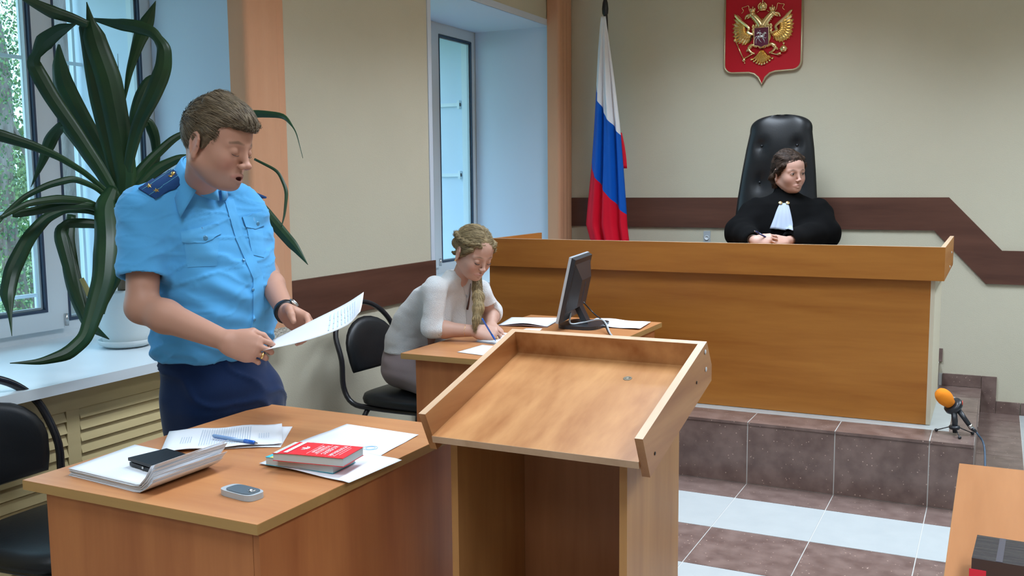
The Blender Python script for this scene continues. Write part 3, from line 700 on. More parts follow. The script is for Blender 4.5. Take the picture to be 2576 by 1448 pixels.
    bm = bmesh.new(); s_ = .0016
    def h(px, py): return Vector((c0.x+(px-1918)*.00250, c0.y-.030, c0.z-(py-95)*.00247))
    for c, rx, rz in ((h(1917, 94), .020, .009), (h(1923, 91), .010, .010), (h(1911, 94), .008, .008)): blob(bm, c, rx, rz, .005, 10)
    tube(bm, [h(1923, 91), h(1927, 84)], [.0065, .005], 8); feather(bm, h(1925, 83), h(1931, 88), .005, .004)
    for a, b, c in (((1924, 96), (1929, 99), (1931, 96)), ((1922, 97), (1926, 104), (1927, 110)), ((1911, 97), (1914, 104), (1919, 109)), ((1909, 96), (1905, 103), (1905, 111))): tube(bm, [h(*a), h(*b), h(*c)], [.003, .002, .0015], 6)
    tube(bm, spline([h(1908, 93), h(1903, 95), h(1902, 101)], 3), [.003]*5+[.0015]*2, 6)
    blob(bm, h(1915, 86), .005, .010, .004, 8); blob(bm, h(1914, 79), .0035, .0045, .004, 8); feather(bm, h(1913, 83), h(1906, 86), .006, .003); tube(bm, [h(1916, 84), h(1921, 88)], .002, 6)
    tube(bm, [h(1908, 79), h(1926, 106)], .0012, 6); finish('silver_rider', bm, M['silver'], sh, True)
    return rebase(t)
emblem()
# ================================================================== potted plant
pp = thing('potted_plant', 'tall potted plant with long dark drooping strap leaves on the white window sill', 'plant', (-3.0, 2.62, SILLZ))
PB = Vector((-3.0, 2.66, SILLZ))
lobj('saucer', [(0, .001), (.075, .001), (.098, .012), (.105, .030), (.099, .030), (.088, .012), (0, .012)], M['pot'], pp, 32, Matrix.Translation(PB))
lobj('pot', [(0, .013), (.082, .013), (.086, .03), (.098, .16), (.106, .212), (.110, .214), (.110, .226), (.103, .226), (.098, .19), (0, .188)], M['pot'], pp, 32, Matrix.Translation(PB))
lobj('soil', [(0, 0), (.096, 0), (.096, .006), (0, .010)], M['soil'], pp, 24, Matrix.Translation(PB+Vector((0, 0, .192))))
CR = W(303, 520, 3.42)      # crown where the leaves fan out
tubeobj('stem', spline([PB+Vector((0, 0, .19)), PB*.6+CR*.4+Vector((0, 0, .05)), W(305, 600, 3.42), CR], 5), .022, mat('brown_stem', (.10, .07, .04), .9), pp, 10)
def strap(pts, D0, D1, wmax, prof=None, dry=False, twist=0, dm=None):
    """leaf along photo points with depth running D0..D1; wmax in metres"""
    n0 = len(pts); P = []
    for i, (x, y) in enumerate(pts):
        u = i/(n0-1); D = D0+(D1-D0)*u
        if dm is not None: D = D0*(1-u)**2+2*dm*u*(1-u)+D1*u*u
        P.append(W(x, y, D))
    Q = [P[i].lerp(P[i+1], k/7) for i in range(n0-1) for k in range(7)]+[P[-1]]; n = len(Q)
    for _ in range(4): Q = [Q[0]]+[(Q[i-1]+Q[i]*2+Q[i+1])/4 for i in range(1, n-1)]+[Q[-1]]
    bm = bmesh.new(); rows = []
    for i, p in enumerate(Q):
        u = i/(n-1); t = (Q[min(i+1, n-1)]-Q[max(i-1, 0)]).normalized(); view = (p-Vector(EYEV)).normalized()
        s = t.cross(view); s = s.normalized() if s.length > .05 else t.cross(Vector((0, 0, 1))).normalized()
        nn = s.cross(t); k = math.sin(PI*min(1, .22+.78*u)**1.0)**.8 if prof is None else np.interp(u, [q[0] for q in prof], [q[1] for q in prof])
        w_ = wmax*max(.03, float(k))*.5; a = twist*u
        s2 = s*math.cos(a)+nn*math.sin(a)
        rows.append([bm.verts.new(p-s2*w_), bm.verts.new(p-s2*w_*.5-nn*w_*.10), bm.verts.new(p-nn*w_*.26), bm.verts.new(p+s2*w_*.5-nn*w_*.10), bm.verts.new(p+s2*w_)])
    for a, b in zip(rows, rows[1:]):
        for k in range(4): bm.faces.new([a[k], a[k+1], b[k+1], b[k]])
    o = finish('leaf', bm, M['leaf_dry'] if dry else M['leaf'], pp, True)
    o.data.set_sharp_from_angle(angle=math.radians(15)); so_ = o.modifiers.new('thickness', 'SOLIDIFY'); so_.thickness = .0012
    return o
T = [(0, .55), (.12, .8), (.5, 1), (.8, .75), (1, .05)]; K = [(0, .6), (.3, 1), (.55, .9), (.62, .75), (.8, .8), (1, .04)]
strap([(312, 505), (318, 440), (300, 330), (275, 200), (240, 105), (228, 55), (218, 5)], 3.42, 3.30, .085, [(0, .6), (.2, .85), (.5, 1), (.72, .85), (.85, .3), (1, .02)])
strap([(300, 480), (285, 400), (262, 300), (240, 190), (222, 75), (215, 55)], 3.42, 3.34, .068, [(0, .6), (.5, 1), (.9, .8), (1, .5)])
strap([(222, 62), (180, 45), (130, 30), (80, 5), (30, -25)], 3.30, 3.15, .042, [(0, .6), (.5, 1), (1, .3)])
strap([(318, 480), (325, 400), (348, 310), (385, 240), (412, 170), (414, 120), (385, 80), (340, 66), (290, 60), (232, 48)], 3.42, 3.36, .058, [(0, .4), (.25, .8), (.4, 1), (.55, .8), (.62, .55), (.75, .8), (.85, .7), (1, .15)], dm=3.25)
strap([(312, 260), (325, 180), (352, 95), (375, 45), (392, 2)], 3.50, 3.46, .052, [(0, .1), (.35, .6), (.55, 1), (.7, .9), (1, .03)])
strap([(292, 490), (262, 400), (205, 300), (160, 215), (150, 165), (148, 112)], 3.44, 3.56, .072, [(0, .5), (.3, .9), (.6, 1), (.8, .7), (1, .1)])
strap([(296, 500), (250, 420), (190, 330), (130, 245), (88, 170), (84, 150), (110, 105), (150, 75), (192, 60)], 3.40, 3.22, .060, [(0, .5), (.25, .8), (.45, .9), (.6, .7), (.66, .5), (.75, .95), (.9, .6), (1, .05)])
strap([(290, 510), (258, 440), (215, 375), (160, 310), (130, 345), (105, 410), (78, 470)], 3.44, 3.52, .050, [(0, .5), (.3, 1), (.55, .7), (.7, .9), (1, .03)])
strap([(278, 490), (215, 435), (150, 395), (80, 365), (0, 340), (-60, 325)], 3.38, 3.00, .038, [(0, .4), (.4, .6), (.8, 1), (1, .9)])
strap([(285, 510), (240, 470), (185, 448), (120, 465), (60, 495), (10, 540), (-20, 580)], 3.36, 3.02, .026, [(0, .5), (.4, .9), (1, .3)])
strap([(288, 540), (215, 505), (145, 500), (70, 510), (0, 548)], 3.36, 2.95, .029, [(0, .6), (.5, 1), (1, .4)])
strap([(290, 545), (225, 515), (160, 515), (90, 530), (30, 540)], 3.34, 3.05, .030, [(0, .7), (.5, 1), (.95, .8), (1, .5)])
strap([(290, 560), (230, 530), (165, 527), (115, 548), (70, 600), (30, 680), (18, 740), (25, 790), (30, 845)], 3.34, 3.02, .050, [(0, .35), (.25, .4), (.4, .75), (.6, 1), (.75, .9), (.88, .25), (1, .02)])
strap([(292, 580), (240, 562), (170, 560), (150, 580), (172, 660), (190, 730), (215, 800)], 3.34, 3.20, .048, [(0, .5), (.25, .7), (.4, .6), (.55, 1), (.8, .8), (1, .3)])
strap([(180, 540), (170, 600), (178, 680), (200, 760), (225, 820), (275, 853)], 3.40, 3.20, .055, [(0, .5), (.3, .9), (.5, 1), (.8, .7), (1, .05)])
strap([(285, 470), (262, 520), (268, 600), (262, 700), (238, 780), (215, 850), (170, 890), (100, 910), (25, 913)], 3.32, 2.92, .076, [(0, .4), (.1, .8), (.3, 1), (.45, .85), (.6, .6), (.75, .55), (.9, .2), (1, .02)], dm=3.05)
strap([(310, 500), (300, 560), (298, 640), (285, 700), (262, 760), (262, 790)], 3.30, 3.22, .075, [(0, .6), (.4, 1), (.7, .5), (1, .04)])
strap([(205, 700), (225, 740), (232, 780)], 3.22, 3.2, .018, [(0, .8), (.5, 1), (1, .2)], dry=True)
strap([(325, 490), (345, 440), (385, 395), (440, 345), (500, 320)], 3.44, 3.55, .040, [(0, .8), (.3, 1), (.7, .7), (1, .3)])
strap([(322, 500), (350, 470), (395, 425), (455, 395), (520, 400)], 3.44, 3.50, .042, [(0, .7), (.5, 1), (1, .3)])
strap([(345, 330), (372, 300), (390, 345), (395, 400), (380, 440)], 3.52, 3.62, .040, [(0, .4), (.4, 1), (.8, .6), (1, .1)])
strap([(330, 440), (325, 370), (345, 270), (375, 200), (425, 190)], 3.50, 3.60, .050, [(0, .2), (.3, .7), (.6, 1), (.85, .6), (1, .05)])
strap([(470, 340), (560, 300), (640, 285), (715, 290), (745, 330), (762, 398)], 3.35, 3.10, .028, [(0, .6), (.35, 1), (.6, .6), (.75, .15), (1, .04)])
strap([(520, 430), (600, 470), (665, 532), (710, 585), (745, 625), (775, 666)], 3.30, 3.10, .040, [(0, .6), (.4, 1), (.75, .8), (1, .03)])
strap([(640, 400), (700, 430), (722, 480), (716, 540), (708, 570)], 3.24, 3.16, .012, [(0, .6), (.5, 1), (1, .2)])
strap([(300, 470), (306, 300), (298, 180), (296, 135)], 3.5, 3.5, .004, [(0, 1), (1, .2)])
rebase(pp)
# ================================================================== papers, books and small things
def sheet(name, corners, z, parent=None, wave=None, th=.0006, m=None, n=14):
    """sheet from four desk-plane corners (a,b,c,d in order); wave(u,v) lifts it"""
    a, b, c, d = [Vector((*q, z)) for q in corners]; bm = bmesh.new(); G = []
    for i in range(n+1):
        row = []
        for j in range(n+1):
            u, v = i/n, j/n; p = a*(1-u)*(1-v)+b*u*(1-v)+c*u*v+d*(1-u)*v
            if wave: p = p+Vector((0, 0, wave(u, v)))
            row.append(bm.verts.new(p))
        G.append(row)
    H = [[bm.verts.new(v.co+Vector((0, 0, th))) for v in r] for r in G]
    for i in range(n):
        for j in range(n):
            bm.faces.new([G[i][j], G[i][j+1], G[i+1][j+1], G[i+1][j]]); bm.faces.new([H[i][j], H[i+1][j], H[i+1][j+1], H[i][j+1]])
    for i in range(n):
        bm.faces.new([G[i][0], G[i+1][0], H[i+1][0], H[i][0]]); bm.faces.new([G[i][n], H[i][n], H[i+1][n], G[i+1][n]])
        bm.faces.new([G[0][i], H[0][i], H[0][i+1], G[0][i+1]]); bm.faces.new([G[n][i], G[n][i+1], H[n][i+1], H[n][i]])
    return finish(name, bm, m or M['paper'], parent, True)
def a4(x, y, ang, w_=.21, h_=.297):
    c, s = math.cos(math.radians(ang)), math.sin(math.radians(ang))
    return [(x+c*p-s*q, y+s*p+c*q) for p, q in ((-h_/2, -w_/2), (h_/2, -w_/2), (h_/2, w_/2), (-h_/2, w_/2))]
def print_lines(parent, corners, z, blocks, m=None, seed=1, name='print'):
    a, b, c, d = [Vector((*q, z)) for q in corners]; bm = bmesh.new(); rnd = random.Random(seed)
    def P(u, v): return a*(1-u)*(1-v)+b*u*(1-v)+c*u*v+d*(1-u)*v
    for (u0, u1, v0, v1, n, t) in blocks:
        for k in range(n):
            u = u0+(u1-u0)*k/max(1, n-1); v = v0+rnd.random()*.01
            while v < v1:
                L = .012+rnd.random()*.03; e = min(v1, v+L)
                f = [bm.verts.new(P(uu, vv)+Vector((0, 0, .0003))) for uu, vv in ((u, v), (u+t, v), (u+t, e), (u, e))]; bm.faces.new(f); v = e+.008
    return finish(name, bm, m or M['ink'], parent)
ZT = .7506
pa = tag(sheet('document', a4(-1.795, 1.915, 31), ZT, wave=lambda u, v: .002*math.sin(u*6)**2), 'printed sheet lying under the blue pen, partly beneath another page', 'paper', 'loose papers on the prosecution desk')
pa2c = a4(-1.775, 1.932, 40)
pa2 = tag(sheet('document', a4(-1.80, 1.90, 40), ZT+.0055, wave=lambda u, v: .004*math.sin(u*7)**2), 'printed page of several typed columns with a blue pen resting on it', 'paper', 'loose papers on the prosecution desk')
print_lines(pa2, a4(-1.80, 1.90, 40), ZT+.0104, [(.30, .72, .10, .88, 21, .006), (.14, .22, .25, .55, 5, .006), (.80, .88, .25, .5, 5, .006)], seed=3)
pb = tag(sheet('document', [(-1.603, 1.958), (-1.335, 1.935), (-1.355, 2.150), (-1.599, 2.165)], ZT, wave=lambda u, v: .0012*abs(math.sin(v*5))), 'stamped sheet lying right of the red book near the lectern tray', 'paper', 'loose papers on the prosecution desk')
print_lines(pb, [(-1.603, 1.958), (-1.335, 1.935), (-1.355, 2.150), (-1.599, 2.165)], ZT+.0021, [(.15, .7, .1, .9, 16, .003)], M['blue_ink'], 5)
bm = bmesh.new()
for r_ in (.018, .012): tube(bm, [(-1.395+r_*math.cos(2*PI*k/24), 1.985+r_*math.sin(2*PI*k/24), ZT+.0026) for k in range(24)], .0006, 4, closed=True)
finish('round_stamp', bm, mat('blue_stamp', (.30, .55, .75), .8), pb)
cc = [(-1.558, 1.757), (-1.272, 1.724), (-1.262, 1.925), (-1.560, 1.965)]
pc = tag(sheet('document', cc, ZT+.0025, wave=lambda u, v: .001+.003*math.sin(u*4)**2+(-.0022 if u > .95 else 0)), 'blank white sheet beneath the two stacked books hanging over the desk edge', 'paper', 'loose papers on the prosecution desk')
# bundle of sheets with a lifted right edge
bd = thing('paper_bundle', 'curled bundle of white sheets under the black notebook', 'papers', (-1.76, 1.62, .75))
rnd = random.Random(4)
for k in range(11):
    dz = .0016*k
    def lift(u, v, k=k, dz=dz): return dz+max(0, u-.83)**1.5*(.42+.035*k)
    j = lambda s=.006: (rnd.random()-.5)*s
    o = sheet('sheet', [(-1.905+j(), 1.506+j()), (-1.606+j(.012), 1.476+j()), (-1.600+j(.014), 1.690+j()), (-1.930+j(), 1.718+j())], ZT, bd, lift)
print_lines(bd, [(-1.905, 1.506), (-1.66, 1.482), (-1.65, 1.692), (-1.930, 1.718)], ZT+.0190, [(.45, .66, .03, .3, 8, .003)], M['blue_ink'], 8)
rebase(bd)
nb = thing('notebook', 'black leather zip organiser on top of the curled paper bundle', 'notebook', (-1.71, 1.61, .77))
NM = Matrix.Translation((-1.712, 1.608, .7700)) @ Matrix.Rotation(math.radians(-12), 4, 'Z')
bx('lower_cover', (-.066, .066, -.048, .048, 0, .008), M['black_vinyl'], nb, .003, NM); bx('pages', (-.060, .060, -.044, .044, .0082, .0115), M['black_plastic'], nb, .001, NM)
bx('upper_cover', (-.068, .068, -.050, .050, .0118, .019), M['black_vinyl'], nb, .003, NM)
lobj('snap', [(0, 0), (.0035, 0), (.003, .002), (0, .0025)], M['metal'], nb, 12, NM @ Matrix.Translation((-.005, -.050, .006)) @ Matrix.Rotation(PI/2, 4, 'X')); rebase(nb)
def pen(name, label, a, b, body, grip, tip, r=.0045, clip=True):
    a, b = Vector(a), Vector(b); t = thing(name, label, 'pen', a); d = b-a; L = d.length; d.normalize(); m4 = axis_m(a, d)
    lobj('barrel', [(0, 0), (r*.8, 0), (r, .004), (r, L*.70), (0, L*.70)], body, t, 14, m4); lobj('grip', [(0, L*.70), (r*1.12, L*.70), (r*1.12, L*.90), (r*.8, L*.92), (0, L*.92)], grip, t, 14, m4)
    lobj('tip', [(0, L*.92), (r*.75, L*.92), (r*.25, L*.985), (0, L)], tip, t, 14, m4)
    if clip: bx('clip', (-r*.35, r*.35, r*1.0, r*1.25, .004, L*.3), grip, t, 0, m4)
    return rebase(t)
M['pen_blue'] = mat('blue_pen_plastic', (.01, .12, .55), .25); M['pen_clear'] = mat('pale_blue_barrel', (.20, .33, .55), .2)
pen('pen', 'blue ballpoint pen with rubber grip lying across the printed page', (-1.812, 1.872, .7665), (-1.656, 1.868, .7645), M['pen_clear'], M['pen_blue'], M['metal'])
def paperback(name, label, c, ang, sx_, sy_, z, th, cover, curl=0):
    t = thing(name, label, 'book', (c[0], c[1], z)); m4 = Matrix.Translation((c[0], c[1], z)) @ Matrix.Rotation(math.radians(ang), 4, 'Z')
    bx('pages', (-sx_/2+.001, sx_/2-.001, -sy_/2+.001, sy_/2-.001, .0012, th-.0012), M['page_block'], t, 0, m4)
    bx('back_cover', (-sx_/2, sx_/2, -sy_/2, sy_/2, 0, .001), cover, t, 0, m4)
    return t, m4
M['page_block'] = mat('page_block', (.50, .56, .56), .8, bump=(400, .3, .001, (.1, .1, 3)))
M['red_cover'] = mat('red_cover', (.72, .02, .035), .4); M['cyan_cover'] = mat('cyan_cover', (.05, .45, .58), .45); M['cover_white'] = mat('white_cover_print', (.85, .82, .82), .5)
BC = (-1.425, 1.795)
t, m4 = paperback('book', 'lower paperback with a turquoise cover and yellow and red patches', (-1.438, 1.800), 3, .190, .095, ZT+.006, .0195, M['cyan_cover'])
bx('front_cover', (-.095, .095, -.0475, .0475, .0185, .0195), M['cyan_cover'], t, 0, m4)
for (a, b, c) in ((-.082, -.070, (.80, .72, .15)), (-.040, -.020, (.30, .05, .06)), (-.020, .002, (.05, .18, .60)), (.002, .016, (.7, .8, .82)), (.072, .082, (.80, .72, .15))):
    bx('cover_patch', (a, b, -.0476, -.030, .0195, .0198), mat('cover_patch', c, .5), t, 0, m4)
rebase(t)
RB = (-1.408, 1.792); t, m4 = paperback('book', 'red paperback law code lying on top of the turquoise book', RB, 8, .185, .100, ZT+.0258, .020, M['red_cover'])
bm = bmesh.new(); G = []       # cover with its spine-side edge bent down
for i in range(21):
    x = -.0925+.185*i/20; z = .0206+(-.0025*max(0, (.4-i/20)/.4)**2)
    G.append([bm.verts.new(m4 @ Vector((x, y, z))) for y in (-.051, .051)])
for a, b in zip(G, G[1:]): bm.faces.new([a[0], b[0], b[1], a[1]])
o = finish('front_cover', bm, M['red_cover'], t); o.modifiers.new('thickness', 'SOLIDIFY').thickness = .0009
def cov(x, y, rot=-PI/2): return m4 @ Matrix.Translation((x, y, .0214)) @ Matrix.Rotation(rot, 4, 'Z')
text_mesh('title', 'УГОЛОВНЫЙ', .0135, M['cover_white'], cov(.052, .0), t, .0002, sx=.95); text_mesh('title', 'КОДЕКС', .017, M['cover_white'], cov(.030, 0), t, .0002)
text_mesh('subtitle', 'РОССИЙСКОЙ', .009, M['cover_white'], cov(.010, 0), t, .0002); text_mesh('subtitle', 'ФЕДЕРАЦИИ', .009, M['cover_white'], cov(.000, 0), t, .0002)
bm = bmesh.new()
for (x0, x1, y0, y1) in ((.0635, .0645, -.042, .042), (.071, .0718, -.03, .03), (.0165, .0172, -.04, .04), (-.0085, -.0078, -.04, .04), (-.066, -.056, -.045, .045)): box(bm, x0, x1, y0, y1, .0210, .0215, m4)
for k in range(7):
    a = PI*k/6; prism(bm, [m4 @ Vector((-.032+.003*math.sin(a), .003*math.cos(a), .0213)), m4 @ Vector((-.032+.012*math.sin(a+.25)-.004, .014*math.cos(a+.2), .0213)), m4 @ Vector((-.032+.012*math.sin(a-.1)-.004, .014*math.cos(a-.2), .0213))], (0, 0, .0002))
box(bm, -.042, -.028, -.003, .003, .0211, .0216, m4); finish('cover_print', bm, M['cover_white'], t); rebase(t)
# phone
t = thing('mobile_phone', 'small silver and grey mobile phone lying face down on the desk', 'phone', (-1.44, 1.56, .75))
PM = Matrix.Translation((-1.436, 1.562, ZT)) @ Matrix.Rotation(math.radians(-8), 4, 'Z')
def slab(name, sx_, sy_, z0, z1, r, m, mm, parent):
    bm = bmesh.new(); P = []
    for k in range(32):
        a = 2*PI*k/32; c, s = math.cos(a), math.sin(a); P.append(mm @ Vector((sx_*math.copysign(abs(c)**.45, c), sy_*math.copysign(abs(s)**.6, s), z0)))
    prism(bm, P, (0, 0, z1-z0)); return finish(name, bm, m, parent, False, r)
slab('case', .052, .025, 0, .013, .003, M['grey_plastic'], PM, t); slab('back_plate', .040, .0215, .0131, .0148, .0006, mat('dark_grey_plate', (.10, .13, .15), .25), PM @ Matrix.Translation((.004, 0, 0)), t)
lobj('camera_ring', [(.0085, 0), (.0085, .0018), (.0055, .0022), (.005, .0006), (0, .0006)], M['metal'], t, 20, PM @ Matrix.Translation((.030, .002, .0149))); rebase(t)
# clerk's desk things
sc = [(-1.887, 3.291), (-1.763, 3.268), (-1.752, 3.462), (-1.876, 3.481)]
o = tag(sheet('document', sc, ZT, wave=lambda u, v: .001), 'loose white sheet near the front edge of the clerk desk', 'paper'); print_lines(o, sc, ZT+.0018, [(.1, .8, .15, .9, 9, .01)], M['blue_ink'], 9)
t = thing('writing_pad', 'white open notepad the woman is writing on', 'notepad', (-1.91, 3.64, .75))
sheet('pages', [(-1.935, 3.545), (-1.800, 3.510), (-1.800, 3.74), (-1.945, 3.77)], ZT+.003, t, th=.006, n=3); sheet('cover', [(-1.938, 3.542), (-1.797, 3.507), (-1.797, 3.743), (-1.948, 3.773)], ZT, t, th=.0022, n=2, m=mat('pad_cover', (.35, .40, .48), .6)); rebase(t)
o = tag(sheet('document', [(-2.06, 3.985), (-1.83, 4.03), (-1.88, 4.32), (-2.12, 4.24)], ZT+.004, wave=lambda u, v: .012*math.sin(u*3)**2*(1-v)), 'white sheets in a thin grey folder on the clerk desk left of the monitor', 'paper')
o2 = sheet('folder', [(-2.065, 3.98), (-1.83, 4.025), (-1.88, 4.33), (-2.125, 4.25)], ZT+.0005, o, th=.0015, m=mat('folder_grey', (.40, .30, .30), .7), wave=lambda u, v: .006*math.sin(u*3)**2*(1-v))
tag(sheet('document', [(-1.90, 3.88), (-1.805, 3.87), (-1.81, 3.93), (-1.90, 3.95)], ZT, wave=lambda u, v: .002+.008*u*v), 'small crumpled white note at the foot of the monitor', 'paper')
tag(sheet('document', [(-1.70, 4.135), (-1.415, 4.12), (-1.437, 4.338), (-1.73, 4.385)], ZT+.001, wave=lambda u, v: .002+.004*math.sin(u*5)**2), 'white sheets on the clerk desk right of the monitor', 'paper')
def monitor():
    wv = Vector((-.17, .985, 0)).normalized(); fr = Vector((.985, .17, 0)).normalized(); tl = math.radians(12)
    up = (Vector((0, 0, 1))*math.cos(tl)+fr*math.sin(tl)).normalized(); nn = wv.cross(up).normalized()
    if nn.dot(fr) < 0: nn = -nn
    o0 = Vector((-1.752, 3.945, .785)); t = thing('computer_monitor', 'black flat monitor with a silver bezel seen edge on upon the clerk desk', 'monitor', (-1.72, 4.12, .75))
    def P(a, b, c): return o0+wv*a+up*b+nn*c
    def hull(name, A, B, m, bev=.002):
        bm = bmesh.new(); a = [bm.verts.new(P(*q)) for q in A]; b = [bm.verts.new(P(*q)) for q in B]; bm.faces.new(a); bm.faces.new(b[::-1])
        for i in range(4): bm.faces.new([a[i], b[i], b[(i+1) % 4], a[(i+1) % 4]])
        return finish(name, bm, m, t, False, bev)
    w_, h_ = .37, .305
    hull('bezel', [(0, 0, 0), (w_, 0, 0), (w_, h_, 0), (0, h_, 0)], [(0, 0, .012), (w_, 0, .012), (w_, h_, .012), (0, h_, .012)], M['grey_plastic'])
    hull('screen', [(.018, .02, -.001), (w_-.018, .02, -.001), (w_-.018, h_-.018, -.001), (.018, h_-.018, -.001)], [(.018, .02, .002), (w_-.018, .02, .002), (w_-.018, h_-.018, .002), (.018, h_-.018, .002)], M['screen'], 0)
    hull('rear_shell', [(.002, .002, .0122), (w_-.002, .002, .0122), (w_-.002, h_-.002, .0122), (.002, h_-.002, .0122)], [(.01, .012, .03), (w_-.01, .012, .03), (w_-.01, h_-.008, .03), (.01, h_-.008, .03)], M['black_plastic'], .003)
    hull('rear_bulge', [(.03, .05, .0302), (w_-.03, .05, .0302), (w_-.03, h_-.03, .0302), (.03, h_-.03, .0302)], [(.09, .075, .062), (w_-.09, .075, .062), (w_-.09, h_-.10, .062), (.09, h_-.10, .062)], M['black_plastic'], .004)
    hull('vent_slot', [(.17, .09, .0622), (.178, .09, .0622), (.178, .19, .0622), (.17, .19, .0622)], [(.17, .09, .063), (.178, .09, .063), (.178, .19, .063), (.17, .19, .063)], M['gasket'], 0)
    c0 = P(w_/2, .09, .05); c1 = Vector((c0.x+.055, c0.y-.005, .765))
    bm = bmesh.new(); prism(bm, [c0+wv*.035, c0-wv*.035, c0-wv*.035-fr*.028, c0+wv*.035-fr*.028], c1-c0); finish('stand_neck', bm, M['black_plastic'], t, False, .004)
    slab('stand_base', .10, .12, 0, .016, .004, M['black_plastic'], Matrix.Translation((c1.x-.03, c1.y, ZT)), t)
    tubeobj('cable', spline([P(w_/2-.05, .04, .03), P(w_/2-.10, .0, .05), c0+Vector((.05, -.07, -.085)), Vector((-1.56, 4.03, .80)), Vector((-1.48, 3.92, .758)), Vector((-1.40, 3.80, .755))], 6), .004, M['grey_plastic'], t, 8)
    tubeobj('cable', spline([c0+Vector((.02, 0, 0)), c0+Vector((.06, .02, -.05)), Vector((-1.57, 4.06, .79)), Vector((-1.50, 3.95, .756)), Vector((-1.42, 3.82, .754))], 6), .0028, M['black_plastic'], t, 8)
    return rebase(t)
monitor()
# microphone on the platform
def mic():
    D = 4.28; t = thing('microphone', 'orange foam covered microphone on a small black tripod at the platform corner', 'microphone', W(2402, 1075, D))
    def w_(x, y, d=0): return W(x, y, D+d)
    a, b = w_(2368, 985, -.0), w_(2400, 1020, .02); d = (b-a).normalized()
    P = []; L = .088
    for k in range(13):
        u = k/12; r = .034*math.sqrt(max(0, 1-((u-.52)/.56)**2)); P.append((max(r, .004) if 0 < k < 12 else .004, L*u))
    P[-1] = (.024, L)
    lobj('windscreen', P, mat('orange_foam', (.85, .26, .01), .95, bump=(400, .5, .002)), t, 24, axis_m(w_(2362, 984, 0)-d*.006, d))
    e0 = w_(2398, 1020, .02)
    lobj('mount_ring', [(.026, -.012), (.040, -.008), (.042, .006), (.038, .014), (.022, .016)], M['black_plastic'], t, 24, axis_m(e0, d))
    lobj('red_mark', [(0, 0), (.010, 0), (.010, .003), (0, .004)], mat('red_mark', (.55, .06, .03), .5), t, 14, axis_m(w_(2420, 1013, -.03), RT-FW*.5))
    tubeobj('handle', [w_(2412, 1032, .0), w_(2440, 1071, -.02)], [.012, .010], M['black_plastic'], t, 12)
    tubeobj('handle_ring', [w_(2438, 1068, -.02), w_(2444, 1076, -.02)], .0112, M['metal'], t, 12)
    tubeobj('plug', [w_(2444, 1076, -.02), w_(2456, 1086, -.03)], [.010, .006], M['black_plastic'], t, 12)
    hub = w_(2401, 1074, .0)
    tubeobj('stem', [w_(2400, 1036, .0), w_(2402, 1060, 0), w_(2402, 1088, 0)], [.012, .013, .009], M['black_plastic'], t, 12)
    lobj('hub', [(0, -.008), (.020, -.008), (.026, 0), (.020, .008), (0, .008)], M['black_plastic'], t, 18, Matrix.Translation(hub))
    for k, a in enumerate((math.radians(162), math.radians(-72), math.radians(22))):
        f = Vector((hub.x+.078*math.cos(a+YAW*0), hub.y+.078*math.sin(a), PZ+.006))
        tubeobj('leg', [hub+Vector((.018*math.cos(a), .018*math.sin(a), 0)), f], .0022, M['black_tube'], t, 8)
        lobj('foot', [(0, -.006), (.006, -.005), (.008, 0), (.006, .005), (0, .007)], M['black_plastic'], t, 12, Matrix.Translation(f))
    return rebase(t), w_(2456, 1086, -.03)
_, pe = mic()
tag(tubeobj('cable', spline([pe, Vector((pe.x+.035, pe.y-.03, pe.z-.06)), Vector((.0, 4.33, .12)), Vector((-.005, 4.30, .02)), Vector((.0, 4.1, .006)), Vector((.06, 3.6, .005)), Vector((.10, 2.9, .005))], 8), .0042, mat('blue_grey_cable', (.05, .09, .14), .5), None, 8), 'dark blue cable hanging from the microphone over the platform edge', 'cable')
# wrapped box on the right table
t = thing('wrapped_box', 'box wrapped in shiny black film with a red and green label on the right table', 'box', (.06, 1.76, .75))
BM4 = Matrix.Translation((-.014, 1.70, ZT)) @ Matrix.Rotation(math.radians(-3), 4, 'Z')
M['film'] = mat('black_film', (.035, .035, .045), .22, coat=.5, bump=(9, .5, .01, (1, 9, 1)))
bx('body', (0, .30, 0, .118, 0, .052), M['film'], t, .006, BM4)
bm = bmesh.new()
for xx in (.035, .075, .14): box(bm, xx, xx+.010, .001, .117, .0521, .0526, BM4)
finish('tape_strip', bm, mat('clear_tape', (.10, .10, .13), .15, coat=.8), t)
bx('label_red', (-.003, .022, -.0012, -.0002, .004, .034), mat('label_red', (.75, .03, .07), .4), t, 0, BM4); bx('label_green', (.022, .16, -.0012, -.0002, .004, .022), mat('label_green', (.03, .30, .24), .4), t, 0, BM4)
bm = bmesh.new(); prism(bm, [BM4 @ Vector(p) for p in ((.004, -.0016, .006), (.011, -.0016, .006), (.017, -.0016, .020), (.010, -.0016, .020))], (0, -.0004, 0)); finish('label_mark', bm, M['cover_white'], t)
rebase(t)
